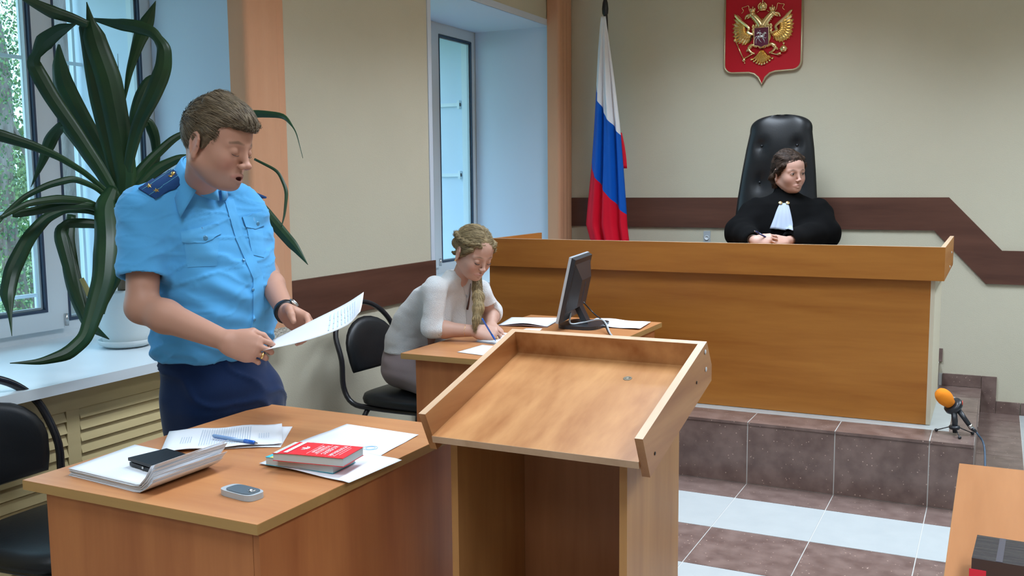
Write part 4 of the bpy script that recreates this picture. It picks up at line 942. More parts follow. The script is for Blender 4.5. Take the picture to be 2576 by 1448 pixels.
# ================================================================== smooth solid modelling for bodies and clothes
f32 = np.float32
def V3(*a): return np.array(a, dtype=float)
class Field:
    def __init__(s, lo, hi, h):
        s.h = h; s.lo = np.array(lo, float); s.n = np.ceil((np.array(hi)-s.lo)/h).astype(int)+1
        s.f = np.full(s.n, .2, f32)
    def sub(s, lo, hi, m):
        i0 = np.clip(np.floor((lo-m-s.lo)/s.h).astype(int), 0, s.n-1); i1 = np.clip(np.ceil((hi+m-s.lo)/s.h).astype(int)+1, 1, s.n)
        if np.any(i1 <= i0): return None
        ax = [(s.lo[k]+s.h*np.arange(i0[k], i1[k])).astype(f32) for k in range(3)]
        return (slice(i0[0], i1[0]), slice(i0[1], i1[1]), slice(i0[2], i1[2])), (ax[0][:, None, None], ax[1][None, :, None], ax[2][None, None, :])
    def apply(s, p):
        k = p['k']; m = k+3*s.h+.004
        r = s.sub(p['lo'], p['hi'], m)
        if r is None: return
        sl, (x, y, z) = r; d = p['fn'](x, y, z); a = s.f[sl]
        if p['op'] == 'u': hh = np.maximum(k-np.abs(a-d), 0)/k; s.f[sl] = np.minimum(a, d)-hh*hh*k*.25
        else: d = -d; hh = np.maximum(k-np.abs(a-d), 0)/k; s.f[sl] = np.maximum(a, d)+hh*hh*k*.25
    def add(s, prims):
        for p in prims: s.apply(p)
        return s
    def mesh(s):
        f = s.f; ins = f < 0; n = s.n; nx, ny, nz = n-1
        cnt = np.zeros((nx, ny, nz), np.int8)
        for a in (0, 1):
            for b in (0, 1):
                for c in (0, 1): cnt += ins[a:nx+a, b:ny+b, c:nz+c]
        I, J, K = np.nonzero((cnt > 0) & (cnt < 8)); idx = np.full((nx, ny, nz), -1, np.int32); idx[I, J, K] = np.arange(len(I))
        acc = np.zeros((len(I), 3)); num = np.zeros(len(I)); cor = [(a, b, c) for a in (0, 1) for b in (0, 1) for c in (0, 1)]
        for a in cor:
            for ax in range(3):
                if a[ax]: continue
                b = list(a); b[ax] = 1; fa = f[I+a[0], J+a[1], K+a[2]]; fb = f[I+b[0], J+b[1], K+b[2]]; mk = (fa < 0) != (fb < 0)
                t = np.where(mk, fa/np.where(mk, fa-fb, 1), 0); q = np.tile(np.array(a, float), (len(I), 1)); q[:, ax] = t
                acc += q*mk[:, None]; num += mk
        v = s.lo+s.h*(np.stack([I, J, K], 1)+acc/num[:, None]); F = []
        for ax in range(3):
            o1, o2 = [(1, 2), (2, 0), (0, 1)][ax]; A = [slice(0, q) for q in n]; B = list(A); A[ax] = slice(0, n[ax]-1); B[ax] = slice(1, n[ax])
            sa, sb = ins[tuple(A)], ins[tuple(B)]; P = np.stack(np.nonzero(sa != sb), 1); sg = sa[tuple(P.T)]
            ok = (P[:, o1] > 0) & (P[:, o2] > 0) & (P[:, o1] < n[o1]-1) & (P[:, o2] < n[o2]-1); P = P[ok]; sg = sg[ok]
            def c(d1, d2):
                Q = P.copy(); Q[:, o1] += d1; Q[:, o2] += d2; return idx[tuple(Q.T)]
            q = np.stack([c(-1, -1), c(0, -1), c(0, 0), c(-1, 0)], 1); q[~sg] = q[~sg][:, ::-1]; F.append(q)
        return v, np.concatenate(F)
def cap(a, b, ra, rb=None, k=.01, op='u'):
    a, b = V3(*a), V3(*b); rb = ra if rb is None else rb; R = max(ra, rb); ab = b-a; L2 = float(ab@ab)+1e-12
    def fn(x, y, z):
        t = np.clip(((x-a[0])*ab[0]+(y-a[1])*ab[1]+(z-a[2])*ab[2])/L2, 0, 1).astype(f32)
        return np.sqrt((x-a[0]-t*ab[0])**2+(y-a[1]-t*ab[1])**2+(z-a[2]-t*ab[2])**2)-(ra+(rb-ra)*t)
    return dict(fn=fn, lo=np.minimum(a, b)-R, hi=np.maximum(a, b)+R, k=k, op=op, t='c', a=a, b=b, ra=ra, rb=rb)
def ell(c, r, R=None, k=.01, op='u'):
    c, r = V3(*c), V3(*r); R = np.eye(3) if R is None else np.array(R); m = r.max()
    def fn(x, y, z):
        dx, dy, dz = x-c[0], y-c[1], z-c[2]; q = [(R[0, i]*dx+R[1, i]*dy+R[2, i]*dz) for i in range(3)]
        k0 = np.sqrt(sum((q[i]/r[i])**2 for i in range(3)))+1e-6; k1 = np.sqrt(sum((q[i]/r[i]**2)**2 for i in range(3)))+1e-6
        return (k0*(k0-1)/k1).astype(f32)
    return dict(fn=fn, lo=c-m, hi=c+m, k=k, op=op, t='e', c=c, r=r, R=R)
def rbox(c, hlf, rd, R=None, k=.01, op='u'):
    c, hlf = V3(*c), V3(*hlf); R = np.eye(3) if R is None else np.array(R); m = float(np.linalg.norm(hlf))
    def fn(x, y, z):
        dx, dy, dz = x-c[0], y-c[1], z-c[2]; q = [np.abs(R[0, i]*dx+R[1, i]*dy+R[2, i]*dz)-hlf[i]+rd for i in range(3)]
        return (np.sqrt(sum(np.maximum(a, 0)**2 for a in q))+np.minimum(np.maximum(np.maximum(q[0], q[1]), q[2]), 0)-rd).astype(f32)
    return dict(fn=fn, lo=c-m, hi=c+m, k=k, op=op, t='b', c=c, hlf=hlf, rd=rd, R=R)
def loft(st, F, L, k=.02, op='u', pw=2.3):
    """body tube through stations (centre, half depth along F, half width along L)"""
    Cn = np.array([q[0] for q in st], float); ra = np.array([q[1] for q in st]); rb = np.array([q[2] for q in st]); m = max(ra.max(), rb.max())
    F, L = np.array(F, float), np.array(L, float); z = Cn[:, 2]; o = np.argsort(z)
    def fn(x, y, zz):
        g = zz[0, 0]; cx, cy, A, B = [np.interp(g, z[o], q[o]).astype(f32) for q in (Cn[:, 0], Cn[:, 1], ra, rb)]
        dx, dy = x-cx[None, None, :], y-cy[None, None, :]; a = np.abs(dx*F[0]+dy*F[1])/A[None, None, :]; b = np.abs(dx*L[0]+dy*L[1])/B[None, None, :]
        r = (a**pw+b**pw+1e-9)**(1/pw); d = (r-1)*np.minimum(A, B)[None, None, :]
        e = np.maximum(z.min()-zz, zz-z.max()); return np.maximum(d, e).astype(f32)
    return dict(fn=fn, lo=Cn.min(0)-[m, m, 0], hi=Cn.max(0)+[m, m, 0], k=k, op=op, t='l')
def xf(prims, Rm, t, s=1.0):
    """place local primitives in the room"""
    Rm = np.array(Rm, float); t = V3(*t); out = []
    for p in prims:
        g = lambda q: t+s*(Rm @ q)
        if p['t'] == 'c': out.append(cap(g(p['a']), g(p['b']), p['ra']*s, p['rb']*s, p['k']*s, p['op']))
        elif p['t'] == 'e': out.append(ell(g(p['c']), p['r']*s, Rm @ p['R'], p['k']*s, p['op']))
        else: out.append(rbox(g(p['c']), p['hlf']*s, p['rd']*s, Rm @ p['R'], p['k']*s, p['op']))
    return out
def bounds(prims, m=.012):
    u = [p for p in prims if p['op'] == 'u']; return np.min([p['lo'] for p in u], 0)-m, np.max([p['hi'] for p in u], 0)+m
def solve(prims, h, lo=None, hi=None):
    a, b = bounds(prims); return Field(a if lo is None else lo, b if hi is None else hi, h).add(prims).mesh()
def relax(v, F, n=1, lam=.5):
    for _ in range(n):
        s = np.zeros_like(v); c = np.zeros(len(v))
        for i in range(4):
            a, b = F[:, i], F[:, (i+1) % 4]
            for q in (0, 1, 2): s[:, q] += np.bincount(a, v[b][:, q], len(v))+np.bincount(b, v[a][:, q], len(v))
            c += np.bincount(a, minlength=len(v))+np.bincount(b, minlength=len(v))
        v = v+lam*(s/np.maximum(c, 1)[:, None]-v)
    return v
def normals(v, F):
    fn = np.cross(v[F[:, 2]]-v[F[:, 0]], v[F[:, 3]]-v[F[:, 1]]); n = np.zeros_like(v)
    for i in range(4):
        for q in range(3): n[:, q] += np.bincount(F[:, i], fn[:, q], len(v))
    return n/(np.linalg.norm(n, axis=1)[:, None]+1e-12)
def npmesh(name, v, F, m, parent=None, col=None, fmat=None):
    me = bpy.data.meshes.new(name); me.vertices.add(len(v)); me.vertices.foreach_set('co', v.astype(f32).ravel())
    me.loops.add(F.size); me.loops.foreach_set('vertex_index', F.astype(np.int32).ravel()); me.polygons.add(len(F))
    me.polygons.foreach_set('loop_start', np.arange(len(F), dtype=np.int32)*4)
    if fmat is not None: me.polygons.foreach_set('material_index', fmat.astype(np.int32))
    me.update(calc_edges=True); me.validate(); me.polygons.foreach_set('use_smooth', np.ones(len(me.polygons), bool))
    for x in (m if isinstance(m, (list, tuple)) else [m]): me.materials.append(x)
    if col is not None:
        ca = me.color_attributes.new('Col', 'FLOAT_COLOR', 'POINT'); ca.data.foreach_set('color', np.concatenate([col, np.ones((len(col), 1))], 1).astype(f32).ravel())
    o = bpy.data.objects.new(name, me); C.objects.link(o)
    if parent: o.parent = parent
    return o
def joinm(parts):
    vs, fs, cs, o = [], [], [], 0
    for v, F, c in parts: vs.append(v); fs.append(F+o); cs.append(c); o += len(v)
    return np.concatenate(vs), np.concatenate(fs), np.concatenate(cs)
def nz(p, s, seed=0): return noise.noise(Vector((p[0]*s[0]+seed, p[1]*s[1]+seed*1.7, p[2]*s[2])))
def dcap(v, a, b):
    a, b = V3(*a), V3(*b); ab = b-a; t = np.clip((v-a)@ab/(ab@ab+1e-12), 0, 1); return np.linalg.norm(v-a-t[:, None]*ab, axis=1)
def smooth01(x): x = np.clip(x, 0, 1); return x*x*(3-2*x)
# ------------------------------------------------------------------ head
def axes(az, pitch, roll=0):
    """columns forward, left, up of a head looking along azimuth az, pitched down"""
    a, p, r = math.radians(az), math.radians(pitch), math.radians(roll)
    f = V3(math.cos(a)*math.cos(p), math.sin(a)*math.cos(p), -math.sin(p)); l = V3(-math.sin(a), math.cos(a), 0); u = np.cross(f, l)
    l2 = l*math.cos(r)+u*math.sin(r); u2 = np.cross(f, l2); return np.stack([f, l2, u2], 1)
def head_prims(lids='down', mouth='closed', fem=False, jaw=1.0, neck=None):
    P = [ell((-.007, 0, .030), (.088, .0750, .085), k=.02), ell((.032, 0, .032), (.056, .062, .058), k=.03), ell((.030, 0, -.035), (.056, .058*jaw, .078), k=.03)]
    for s in (1, -1):
        P += [ell((.052, s*.040, -.030), (.026, .021, .022), k=.028), cap((-.006, s*.054*jaw, -.052), (.052, s*.022, -.090), .019, .016, k=.030)]
        if fem: P += [ell((.058, s*.034, -.045), (.022, .018, .022), k=.02)]
    P += [ell((.072, 0, -.094), (.018, .019 if fem else .022, .014), k=.022), ell((.066, 0, -.070), (.024, .030, .026), k=.02)]
    for s in (1, -1):
        P += [cap((.082, s*.012, .013), (.070, s*.046, .012), .0085 if not fem else .0065, .0065, k=.014)]
        P += [ell((.101, s*.032, -.005), (.016, .018, .0115), k=.014, op='s')]
    P += [cap((.086, 0, .008), (.104 if fem else .106, 0, -.034), .0060 if fem else .0065, .0070 if fem else .0085, k=.014), ell((.106 if fem else .109, 0, -.0355), (.0085, .0085, .0072) if fem else (.0105, .0105, .0085), k=.007)]
    for s in (1, -1): P += [ell((.099, s*(.0092 if fem else .0115), -.040), (.010, .0056 if fem else .0068, .0062 if fem else .0075), k=.006), ell((.103, s*.0062, -.0475), (.0045, .003, .0035), k=.003, op='s')]
    # lips
    o = .004 if mouth == 'open' else 0
    for s in (1, -1): P += [cap((.083, s*.023, -.069), (.0955, s*.003, -.0645), .0030, .0055, k=.006), cap((.083, s*.021, -.071-o), (.093, s*.002, -.0765-o), .0030, .0062, k=.006)]
    if mouth == 'open': P += [ell((.096, 0, -.0725), (.014, .015, .0055), k=.003, op='s')]
    else: P += [cap((.0985, -.016, -.0706), (.0985, .016, -.0706), .0016, k=.003, op='s')]
    for s in (1, -1):   # eyes: lids
        if lids == 'down': P += [ell((.0745, s*.032, -.0050), (.0150, .0155, .0135), k=.004), cap((.0905, s*.024, -.0125), (.0865, s*.042, -.0115), .0008, k=.0025, op='s')]
        else: P += [ell((.0745, s*.032, -.0030), (.0142, .0152, .0130), k=.004), ell((.0905, s*.0325, -.0040), (.0085, .0125, .0050), k=.002, op='s')]
        # ear
        Re = np.array([[math.cos(s*.42), -math.sin(s*.42), 0], [math.sin(s*.42), math.cos(s*.42), 0], [0, 0, 1]])
        E_ = [ell((-.002, 0, .002), (.017, .0050, .029), k=.006)]
        hx = [(.012, 0, .004), (.013, 0, .018), (.008, 0, .028), (-.002, 0, .0325), (-.012, 0, .030), (-.019, 0, .021), (-.021, 0, .008), (-.017, 0, -.007), (-.010, 0, -.020)]
        for a, b in zip(hx, hx[1:]): E_.append(cap((a[0], s*.004, a[2]), (b[0], s*.004, b[2]), .0038, k=.003))
        E_ += [ell((-.001, s*.002, -.026), (.009, .0052, .010), k=.006), ell((-.001, s*.0105, .004), (.0095, .0065, .016), k=.003, op='s')]
        P += xf(E_, Re, (-.002, s*.0790, -.014))
    if neck: P += [cap((-.018, 0, -.050), neck, .048 if not fem else .040, .047 if not fem else .040, k=.028)]
    return P
def head_color(v, base, lip, brow, fem=False, stubble=0, blush=(.55, .22, .18)):
    c = np.tile(np.array(base, float), (len(v), 1))
    def mixc(w, col): c[:] = c*(1-w[:, None])+np.array(col)*w[:, None]
    for s in (1, -1):
        d = np.linalg.norm((v-V3(.075, s*.042, -.040))*[.8, 1, 1], axis=1); mixc(.32*smooth01(1-d/.035), blush)
        d = np.linalg.norm(v-V3(-.002, s*.086, -.012), axis=1); mixc(.30*smooth01(1-d/.034), blush)
    d = np.linalg.norm(v-V3(.112, 0, -.038), axis=1); mixc(.25*smooth01(1-d/.020), blush)
    if stubble:
        w = smooth01((-.045-v[:, 2])/.035)*smooth01((v[:, 0]+.02)/.03)*smooth01((v[:, 2]+.135)/.02); mixc(stubble*w, (.23, .19, .19))
    for s in (1, -1):
        for a, b in (((.083, s*.023, -.069), (.0955, s*.003, -.0645)), ((.083, s*.021, -.071), (.093, s*.002, -.0765))): mixc(smooth01(1.35-dcap(v, a, b)/.0056)*.7, lip)
        a, m_, b = (.090, s*.013, .0165), (.086, s*.032, .0200), (.074, s*.050, .0150); d = np.minimum(dcap(v, a, m_), dcap(v, m_, b)); t = .0034 if not fem else .0026
        mixc(smooth01(1.7-d/t)*.8*(v[:, 0] > .03), brow)
    return c
def ring_pts(R, t, s, pts): return [t+s*(R @ V3(*p)) for p in pts]
# ------------------------------------------------------------------ hand (fingers along x, thumb towards y, back of the hand z)
def hand_prims(curl=((25, 30, 20),)*4, spread=(7, 1, -5, -11), thumb=None, s=1.0, fem=False):
    P = []; mcp = [(.090, .027, .000), (.094, .007, .003), (.089, -.013, .001), (.080, -.031, -.003)]; Ln = [.073, .081, .075, .059]; rr = .0087 if not fem else .0072
    for i, m_ in enumerate(mcp):
        P.append(cap((.004, m_[1]*.62, 0), m_, .0165, .0120 if not fem else .0105, k=.014))
    P.append(ell((.052, 0, -.004), (.048, .038, .0145), k=.015))
    P.append(cap((.012, .020, -.008), (.052, .036, -.012), .016, .013, k=.014))
    P.append(cap((.015, -.026, -.008), (.065, -.032, -.008), .013, .011, k=.012))
    tips = []
    for i, m_ in enumerate(mcp):
        p = V3(*m_); sp = math.radians(spread[i]); ang = 0; r0 = rr*(1, 1.03, .98, .86)[i]
        for j, fr in enumerate((.46, .30, .24)):
            ang += math.radians(curl[i][j]); d = V3(math.cos(ang)*math.cos(sp), math.cos(ang)*math.sin(sp), -math.sin(ang)); q = p+d*Ln[i]*fr
            ra = r0*(1.04, .95, .88)[j]; P.append(cap(p, q, ra, r0*(.93, .88, .78)[j], k=.0035)); p = q
        tips.append((p, d))
    T_ = thumb or [(.028, .032, -.012), (.056, .052, -.016), (.084, .062, -.020), (.106, .066, -.024)]
    for a, b, ra, rb in zip(T_, T_[1:], (.0155, .0118, .0100), (.0120, .0100, .0082)): P.append(cap(a, b, ra*(.88 if fem else 1), rb*(.88 if fem else 1), k=.006))
    return P, tips
def basis(x, z):
    """columns x, y, z from a finger direction and a back of hand direction (right hand); negate y for a left hand"""
    x = V3(*x)/np.linalg.norm(x); z = V3(*z); z = z-x*(x@z); z /= np.linalg.norm(z); return np.stack([x, np.cross(z, x), z], 1)
def ray_hit(bvh, px, py, off=.0015):
    d = Vector(FW+RT*((px-1288)/FPX)+DN*((py-724)/FPX)).normalized(); h = bvh.ray_cast(Vector(EYEV), d)
    return None if h[0] is None else (h[0]+h[1]*off*(1 if h[1].dot(d) < 0 else -1), h[1])
def patch(name, bvh, quads, m, parent, th=.0022, off=.0006, n=10, bev=0):
    """cloth piece lying on a surface, given by quads of surface positions"""
    bm = bmesh.new()
    for q in quads:
        G = []
        for i in range(n+1):
            row = []
            for j in range(n+1):
                u, v = i/n, j/n; x = (q[0][0]*(1-u)+q[1][0]*u)*(1-v)+(q[3][0]*(1-u)+q[2][0]*u)*v; y = (q[0][1]*(1-u)+q[1][1]*u)*(1-v)+(q[3][1]*(1-u)+q[2][1]*u)*v
                h = ray_hit(bvh, x, y, off); row.append(h)
            G.append(row)
        D0 = np.median([(h[0]-Vector(EYEV)).length for r in G for h in r if h])
        A = []
        for i in range(n+1):
            ra = []
            for j in range(n+1):
                h = G[i][j]
                if h is None or abs((h[0]-Vector(EYEV)).length-D0) > .12: ra.append(None)
                else: ra.append((bm.verts.new(h[0]), bm.verts.new(h[0]+h[1]*th)))
            A.append(ra)
        for i in range(n):
            for j in range(n):
                k = (A[i][j], A[i+1][j], A[i+1][j+1], A[i][j+1])
                if None in k: continue
                bm.faces.new([a[1] for a in k])
        edge = [(A[i][0], A[i+1][0]) for i in range(n)]+[(A[i][n], A[i+1][n]) for i in range(n)]+[(A[0][j], A[0][j+1]) for j in range(n)]+[(A[n][j], A[n][j+1]) for j in range(n)]
        for a, b in edge:
            if a and b: bm.faces.new([a[0], b[0], b[1], a[1]])
    bmesh.ops.remove_doubles(bm, verts=bm.verts, dist=.0003); bmesh.ops.delete(bm, geom=[v for v in bm.verts if not v.link_faces], context='VERTS')
    o = finish(name, bm, m, parent, True); o.data.set_sharp_from_angle(angle=math.radians(50)); return o
def bvh_of(v, F): return BVHTree.FromPolygons([tuple(q) for q in v.tolist()], F.tolist())

def hair_obj(name, v, F, HR, HT, hs, m, parent, flow, count=2600, L=.034, w=.0016, lift=.10, seed=1, noblade=None):
    """solid hair volume in head space with thousands of fine tapered locks laid over it"""
    rnd = np.random.default_rng(seed); n = normals(v, F); pick = rnd.integers(0, len(v), count*2); V_, F_, C_ = [v], [F], [np.ones((len(v), 3))*.85]; o = len(v); got = 0
    bvt = bvh_of(v, F)
    for i in pick:
        if got >= count: break
        p = v[i]; nn = n[i]
        if noblade is not None and noblade(p): continue
        pts = [p]; d = None
        for k in range(5):
            f = np.array(flow(pts[-1]), float)+rnd.normal(0, .13, 3); q = pts[-1]; h = bvt.find_nearest(Vector(q)); nn2 = np.array(h[1]); f = f-nn2*(f@nn2); f /= (np.linalg.norm(f)+1e-9)
            f = f+nn2*lift*(.4+k*.25); pts.append(q+f*L*(.7+.6*rnd.random())/5)
        s = np.cross(pts[1]-pts[0], nn); s /= (np.linalg.norm(s)+1e-9); wv = w*(.6+.8*rnd.random()); P = []
        for k, q in enumerate(pts):
            ww = wv*(1-(k/5)**2*.92); P += [q-s*ww, q+nn*ww*.7, q+s*ww]
        P = np.array(P); Q = []
        for k in range(5):
            b = o+k*3; Q += [[b, b+1, b+4, b+3], [b+1, b+2, b+5, b+4]]
        V_.append(P); F_.append(np.array(Q)); C_.append(np.tile(np.ones(3)*(.55+.75*rnd.random()), (len(P), 1))); o += len(P); got += 1
    ob = npmesh(name, np.concatenate(V_), np.concatenate(F_), m, parent, np.concatenate(C_))
    R4 = Matrix([list(HR[i]*hs)+[HT[i]] for i in range(3)]+[[0, 0, 0, 1]]); ob.matrix_world = R4
    return ob
# ================================================================== people
def skin(name, sss=.12):
    return mat(name, (1, 1, 1), .5, spec=.35, sss=0, vcol='Col', bump=(500, .08, .001))
M['skin'] = skin('skin')
def cloth(name, a, b, bump=(260, .25, .002), rough=.85): return mat(name, a, rough, spec=.2, sheen=.15, bump=bump, var=(5, .8, b))
def hairmat(name, a, b): return mat(name, a, .58, spec=.25, var=(60, 1.6, b, (.18, 1, 1)), bump=(160, .8, .002, (.15, 1, 1)), vcol='Col')
RTn, DNn, FWn = np.array(RT), np.array(DN), np.array(FW)
def Wn(*a): return np.array(W(*a))
def cutter(p, d, L=.2, k=.003):
    """slab removing everything beyond p along d"""
    d = V3(*d)/np.linalg.norm(d); s_, u_ = frame_at(d); R = np.stack([d, np.array(s_), np.array(u_)], 1); return rbox(V3(*p)+d*L/2, (L/2, L/2, L/2), .0, R, k=k, op='s')
def arm_prims(sh, el, wr, r=(.050, .044, .045, .027), k=.02):
    sh, el, wr = V3(*sh), V3(*el), V3(*wr); m = el+(wr-el)*.28
    return [cap(sh, el, r[0], r[1], k=k), cap(el, m, r[1], r[2], k=k), cap(m, wr, r[2], r[3], k=k)]
EARQ = lambda p: abs(p[1]) > .066 and abs(p[0]+.002) < .026 and -.05 < p[2] < .024
def flat(v, base): return np.tile(np.array(base, float), (len(v), 1))
def hand_color(v, base, knuck=None): return flat(v, base)
# ------------------------------------------------------------------ the standing officer
def officer():
    base = (.47, .25, .175)
    az = -8; F_ = V3(math.cos(math.radians(az)), math.sin(math.radians(az)), 0); L_ = V3(-F_[1], F_[0], 0); U_ = V3(0, 0, 1)
    HR = axes(9, 15, -3); hs = 1.045; HT = Wn(542, 360, 2.68)
    nb = Wn(505, 478, 2.86)
    neck_l = HR.T @ ((nb-HT)/hs)
    hp = head_prims('down', 'open', jaw=1.03, neck=tuple(neck_l)); hv, hF = solve(hp, .0021)
    hv = relax(hv, hF, 1, .4); hc = head_color(hv, base, (.42, .13, .11), (.16, .10, .065), stubble=.40)
    inner = np.linalg.norm((hv-V3(.086, 0, -.0730))*[1, .8, 1.6], axis=1); hc[inner < .011] = (.10, .02, .02)
    hw = HT+hs*(hv @ HR.T)
    # arms and hands
    shR, elR, wrR = Wn(365, 545, 2.78), Wn(357, 772, 2.73), Wn(572, 858, 2.62)
    shL, elL, wrL = Wn(604, 535, 2.97), Wn(670, 690, 3.03), Wn(722, 788, 2.80)
    X = RTn*.92+DNn*.20-FWn*.22; Z = -FWn*.90-DNn*.30-RTn*.15; BR_ = basis(X, Z)
    hR, tR = hand_prims(((40, 52, 28), (44, 56, 30), (46, 58, 32), (48, 60, 34)), (1, 0, -2, -4), [(.028, .030, -.010), (.056, .046, -.018), (.084, .044, -.030), (.104, .034, -.040)], fem=False)
    hR = xf(hR, BR_, wrR, .95)
    X = RTn*.74+DNn*.30-FWn*.50; Z = -DNn*.55+FWn*.75+RTn*.15; BL_ = basis(X, Z); BL_[:, 1] *= -1
    hL, tL = hand_prims(((30, 26, 14), (38, 30, 14), (44, 34, 16), (50, 36, 16)), (4, 0, -4, -8), [(.026, .034, -.010), (.050, .050, -.022), (.074, .048, -.036), (.092, .040, -.046)])
    hL = xf(hL, BL_, wrL, 1.0)
    pr = arm_prims(shR, elR, wrR)+hR; vR, FR = solve(pr, .0026); vR = relax(vR, FR, 1, .4)
    pl = arm_prims(shL, elL, wrL, (.044, .037, .037, .026))+hL; vL, FL = solve(pl, .0026); vL = relax(vL, FL, 1, .4)
    # trunk and legs under the clothes
    T = [cap(Wn(560, 960, 2.97), Wn(512, 580, 2.92), .10, .085, k=.03), cap(shR, shL, .04, .04, k=.02)]
    hipR, hipL = Wn(497, 985, 2.93), Wn(633, 985, 3.03)
    for h in (hipR, hipL): T += [cap(h, h*[1, 1, 0]+[-.0, 0, .09], .075, .045, k=.05), cap(h*[1, 1, 0]+[-.02, 0, .06], h*[1, 1, 0]+[.10, -.01, .045], .04, .035, k=.03)]
    vT, FT = solve(T, .014)
    def limbcol(v): return flat(v, base)
    v, F, c = joinm([(hw, hF, hc), (vR, FR, limbcol(vR)), (vL, FL, limbcol(vL)), (vT, FT, limbcol(vT))])
    o = npmesh('person', v, F, M['skin'], None, c); tag(o, 'standing man in a pale blue short sleeved uniform shirt and navy trousers reading a sheet', 'person')
    def P(x, y, z): return HT+hs*(HR @ V3(x, y, z))
    # eyelashes and mouth
    for s in (1, -1):
        tubeobj('eyelashes', spline([P(.0905, s*.021, -.0125), P(.0910, s*.030, -.0150), P(.0880, s*.040, -.0140), P(.0835, s*.046, -.0115)], 4), [.0004]*2+[.0009]*9+[.0005]*2, mat('lash_dark', (.05, .03, .025), .7), o, 6)
    # hair
    G = [ell((-.004, 0, .036), (.0945, .0815, .0915), k=.01), ell((.022, 0, .066), (.072, .062, .050), k=.03)]
    Rt = np.array([[.906, 0, .423], [0, 1, 0], [-.423, 0, .906]]); G += [rbox((.128, 0, -.056), (.082, .14, .108), .02, k=.010, op='s'), rbox((.075, 0, -.058), (.060, .14, .070), .01, Rt, k=.010, op='s'), rbox((.06, 0, -.115), (.070, .14, .080), .01, k=.008, op='s'), rbox((-.05, 0, -.165), (.13, .14, .095), .02, k=.02, op='s')]
    rnd = random.Random(11)
    for s in (1, -1):
        G += [cap((.018, s*.0745, .030), (.010, s*.0765, -.018), .010, .005, k=.012)]
        G += [ell((-.002, s*.090, -.012), (.024, .017, .034), k=.006, op='s')]
    for i in range(26):   # swept locks over the crown and fringe
        a = -1+2*i/25; y0 = a*.060
        G += [cap((-.01, y0*1.0, .124-.35*y0*y0/.06), (.052, y0*.95+.004, .104-.45*y0*y0/.06), .010, .008, k=.008), cap((.052, y0*.95+.004, .104-.45*y0*y0/.06), (.086-.25*abs(y0), y0*.85+.010, .070+.006*math.sin(i*2.1)-.0*abs(a)), .0085, .0045, k=.007)]
    v, F = solve(G, .0024, (-.14, -.11, -.10), (.12, .11, .15)); n = normals(v, F)
    d = np.array([nz(p, (38, 120, 30), 3)*.0018 for p in v]); v = v+n*d[:, None]
    hair_obj('hair', v, F, HR, HT, hs, hairmat('light_brown_hair', (.105, .076, .046), (.19, .145, .09)), o, lambda p: (.8+2*p[0]*0, .25*(1 if p[1] > 0 else -1)*min(1, abs(p[1])*14), -.1-9*max(0, .05-p[2])) if p[2] < .07 else (1, .18*math.sin(p[1]*60), -.15), 3800, .032, .0011, .13, 1, EARQ)
    # shirt
    SM = cloth('pale_blue_cotton', (.085, .38, .74), (.10, .41, .78), (420, .15, .001))
    st = [(Wn(528, 893, 2.97), .128, .168), (Wn(536, 868, 2.97), .146, .182), (Wn(541, 820, 2.96), .156, .184), (Wn(546, 750, 2.95), .158, .182), (Wn(546, 680, 2.935), .150, .180), (Wn(530, 610, 2.92), .138, .186),
          (Wn(515, 555, 2.91), .126, .188), (Wn(508, 520, 2.90), .108, .172), (Wn(505, 492, 2.89), .086, .140), (Wn(506, 466, 2.875)+F_*.012, .076, .085), (Wn(508, 448, 2.87)+F_*.016, .066, .062)]
    hmR, hmL = Wn(358, 698, 2.74), Wn(642, 622, 3.02)
    S = [cap(shR, hmR+(hmR-shR)*.10, .074, .070, k=.045), cap(shL, hmL+(hmL-shL)*.2, .070, .060, k=.045)]
    for a, h in ((shR, hmR), (shL, hmL)):
        d = (h-a)/np.linalg.norm(h-a); S += [cutter(h, d, .25), cap(h-d*.02, h+d*.1, .058, .060, k=.003, op='s')]
    S += [loft(st, F_, L_, k=.035), cap(shR+V3(0, 0, .014), Wn(478, 466, 2.84), .063, .060, k=.05), cap(shL+V3(0, 0, .010), Wn(560, 480, 2.93), .056, .048, k=.05)]
    S += [cap(Wn(556, 462, 2.775), Wn(558, 490, 2.775), .020, .008, k=.006, op='s')]
    # soft folds: grooves and ridges
    def fold(pts, r, depth, op='u', k=.018): return [cap(Wn(*a), Wn(*b), r, r, k=k, op=op) for a, b in zip(pts, pts[1:])]
    v, F = solve(S, .0052); v = relax(v, F, 2, .5); n = normals(v, F)
    # wrinkles driven by measured directions
    rel = v-Wn(535, 760, 2.95); u_ = rel @ L_; w_ = rel[:, 2]; fr = (n @ F_)
    dn = np.array([nz(p, (5, 5, 14), 1)*.5+nz(p+p[::-1]*.6, (7, 7, 20), 4)*.5 for p in v])
    arm = smooth01((.115-np.minimum(dcap(v, shR, hmR), dcap(v, shL, hmL)))/.045)
    body = smooth01((1.35-v[:, 2])/.25)
    d = dn*(.007+.006*body)
    d += body*.0055*np.sin((w_*1.0+u_*.55*np.sign(-u_)+.02*dn)*78)*np.exp(-((w_-.06)/.12)**2)*smooth01((u_*-1+.10)/.1)
    d += .0045*np.sin((w_+.5*u_)*110+4*dn)*np.exp(-((w_+.15)/.05)**2)
    rg = np.array([max(0, 1-abs(nz(p+V3(p[2]*.5, p[2]*.5, -p[0]*.5), (4, 4, 15), 11))*7)**2 for p in v]); rg2 = np.array([max(0, 1-abs(nz(p+V3(-p[2]*.4, p[2]*.6, 0), (7, 7, 22), 17))*7)**2 for p in v])
    d = d*(1-arm)+arm*(dn*.006+.002*np.sin((v[:, 2]+.4*(v @ F_))*95+3*dn))+rg*.0040*(1-.5*arm)+rg2*.0026; v = v+n*d[:, None]
    bv = bvh_of(v, F); so_ = npmesh('shirt', v, F, SM, o)
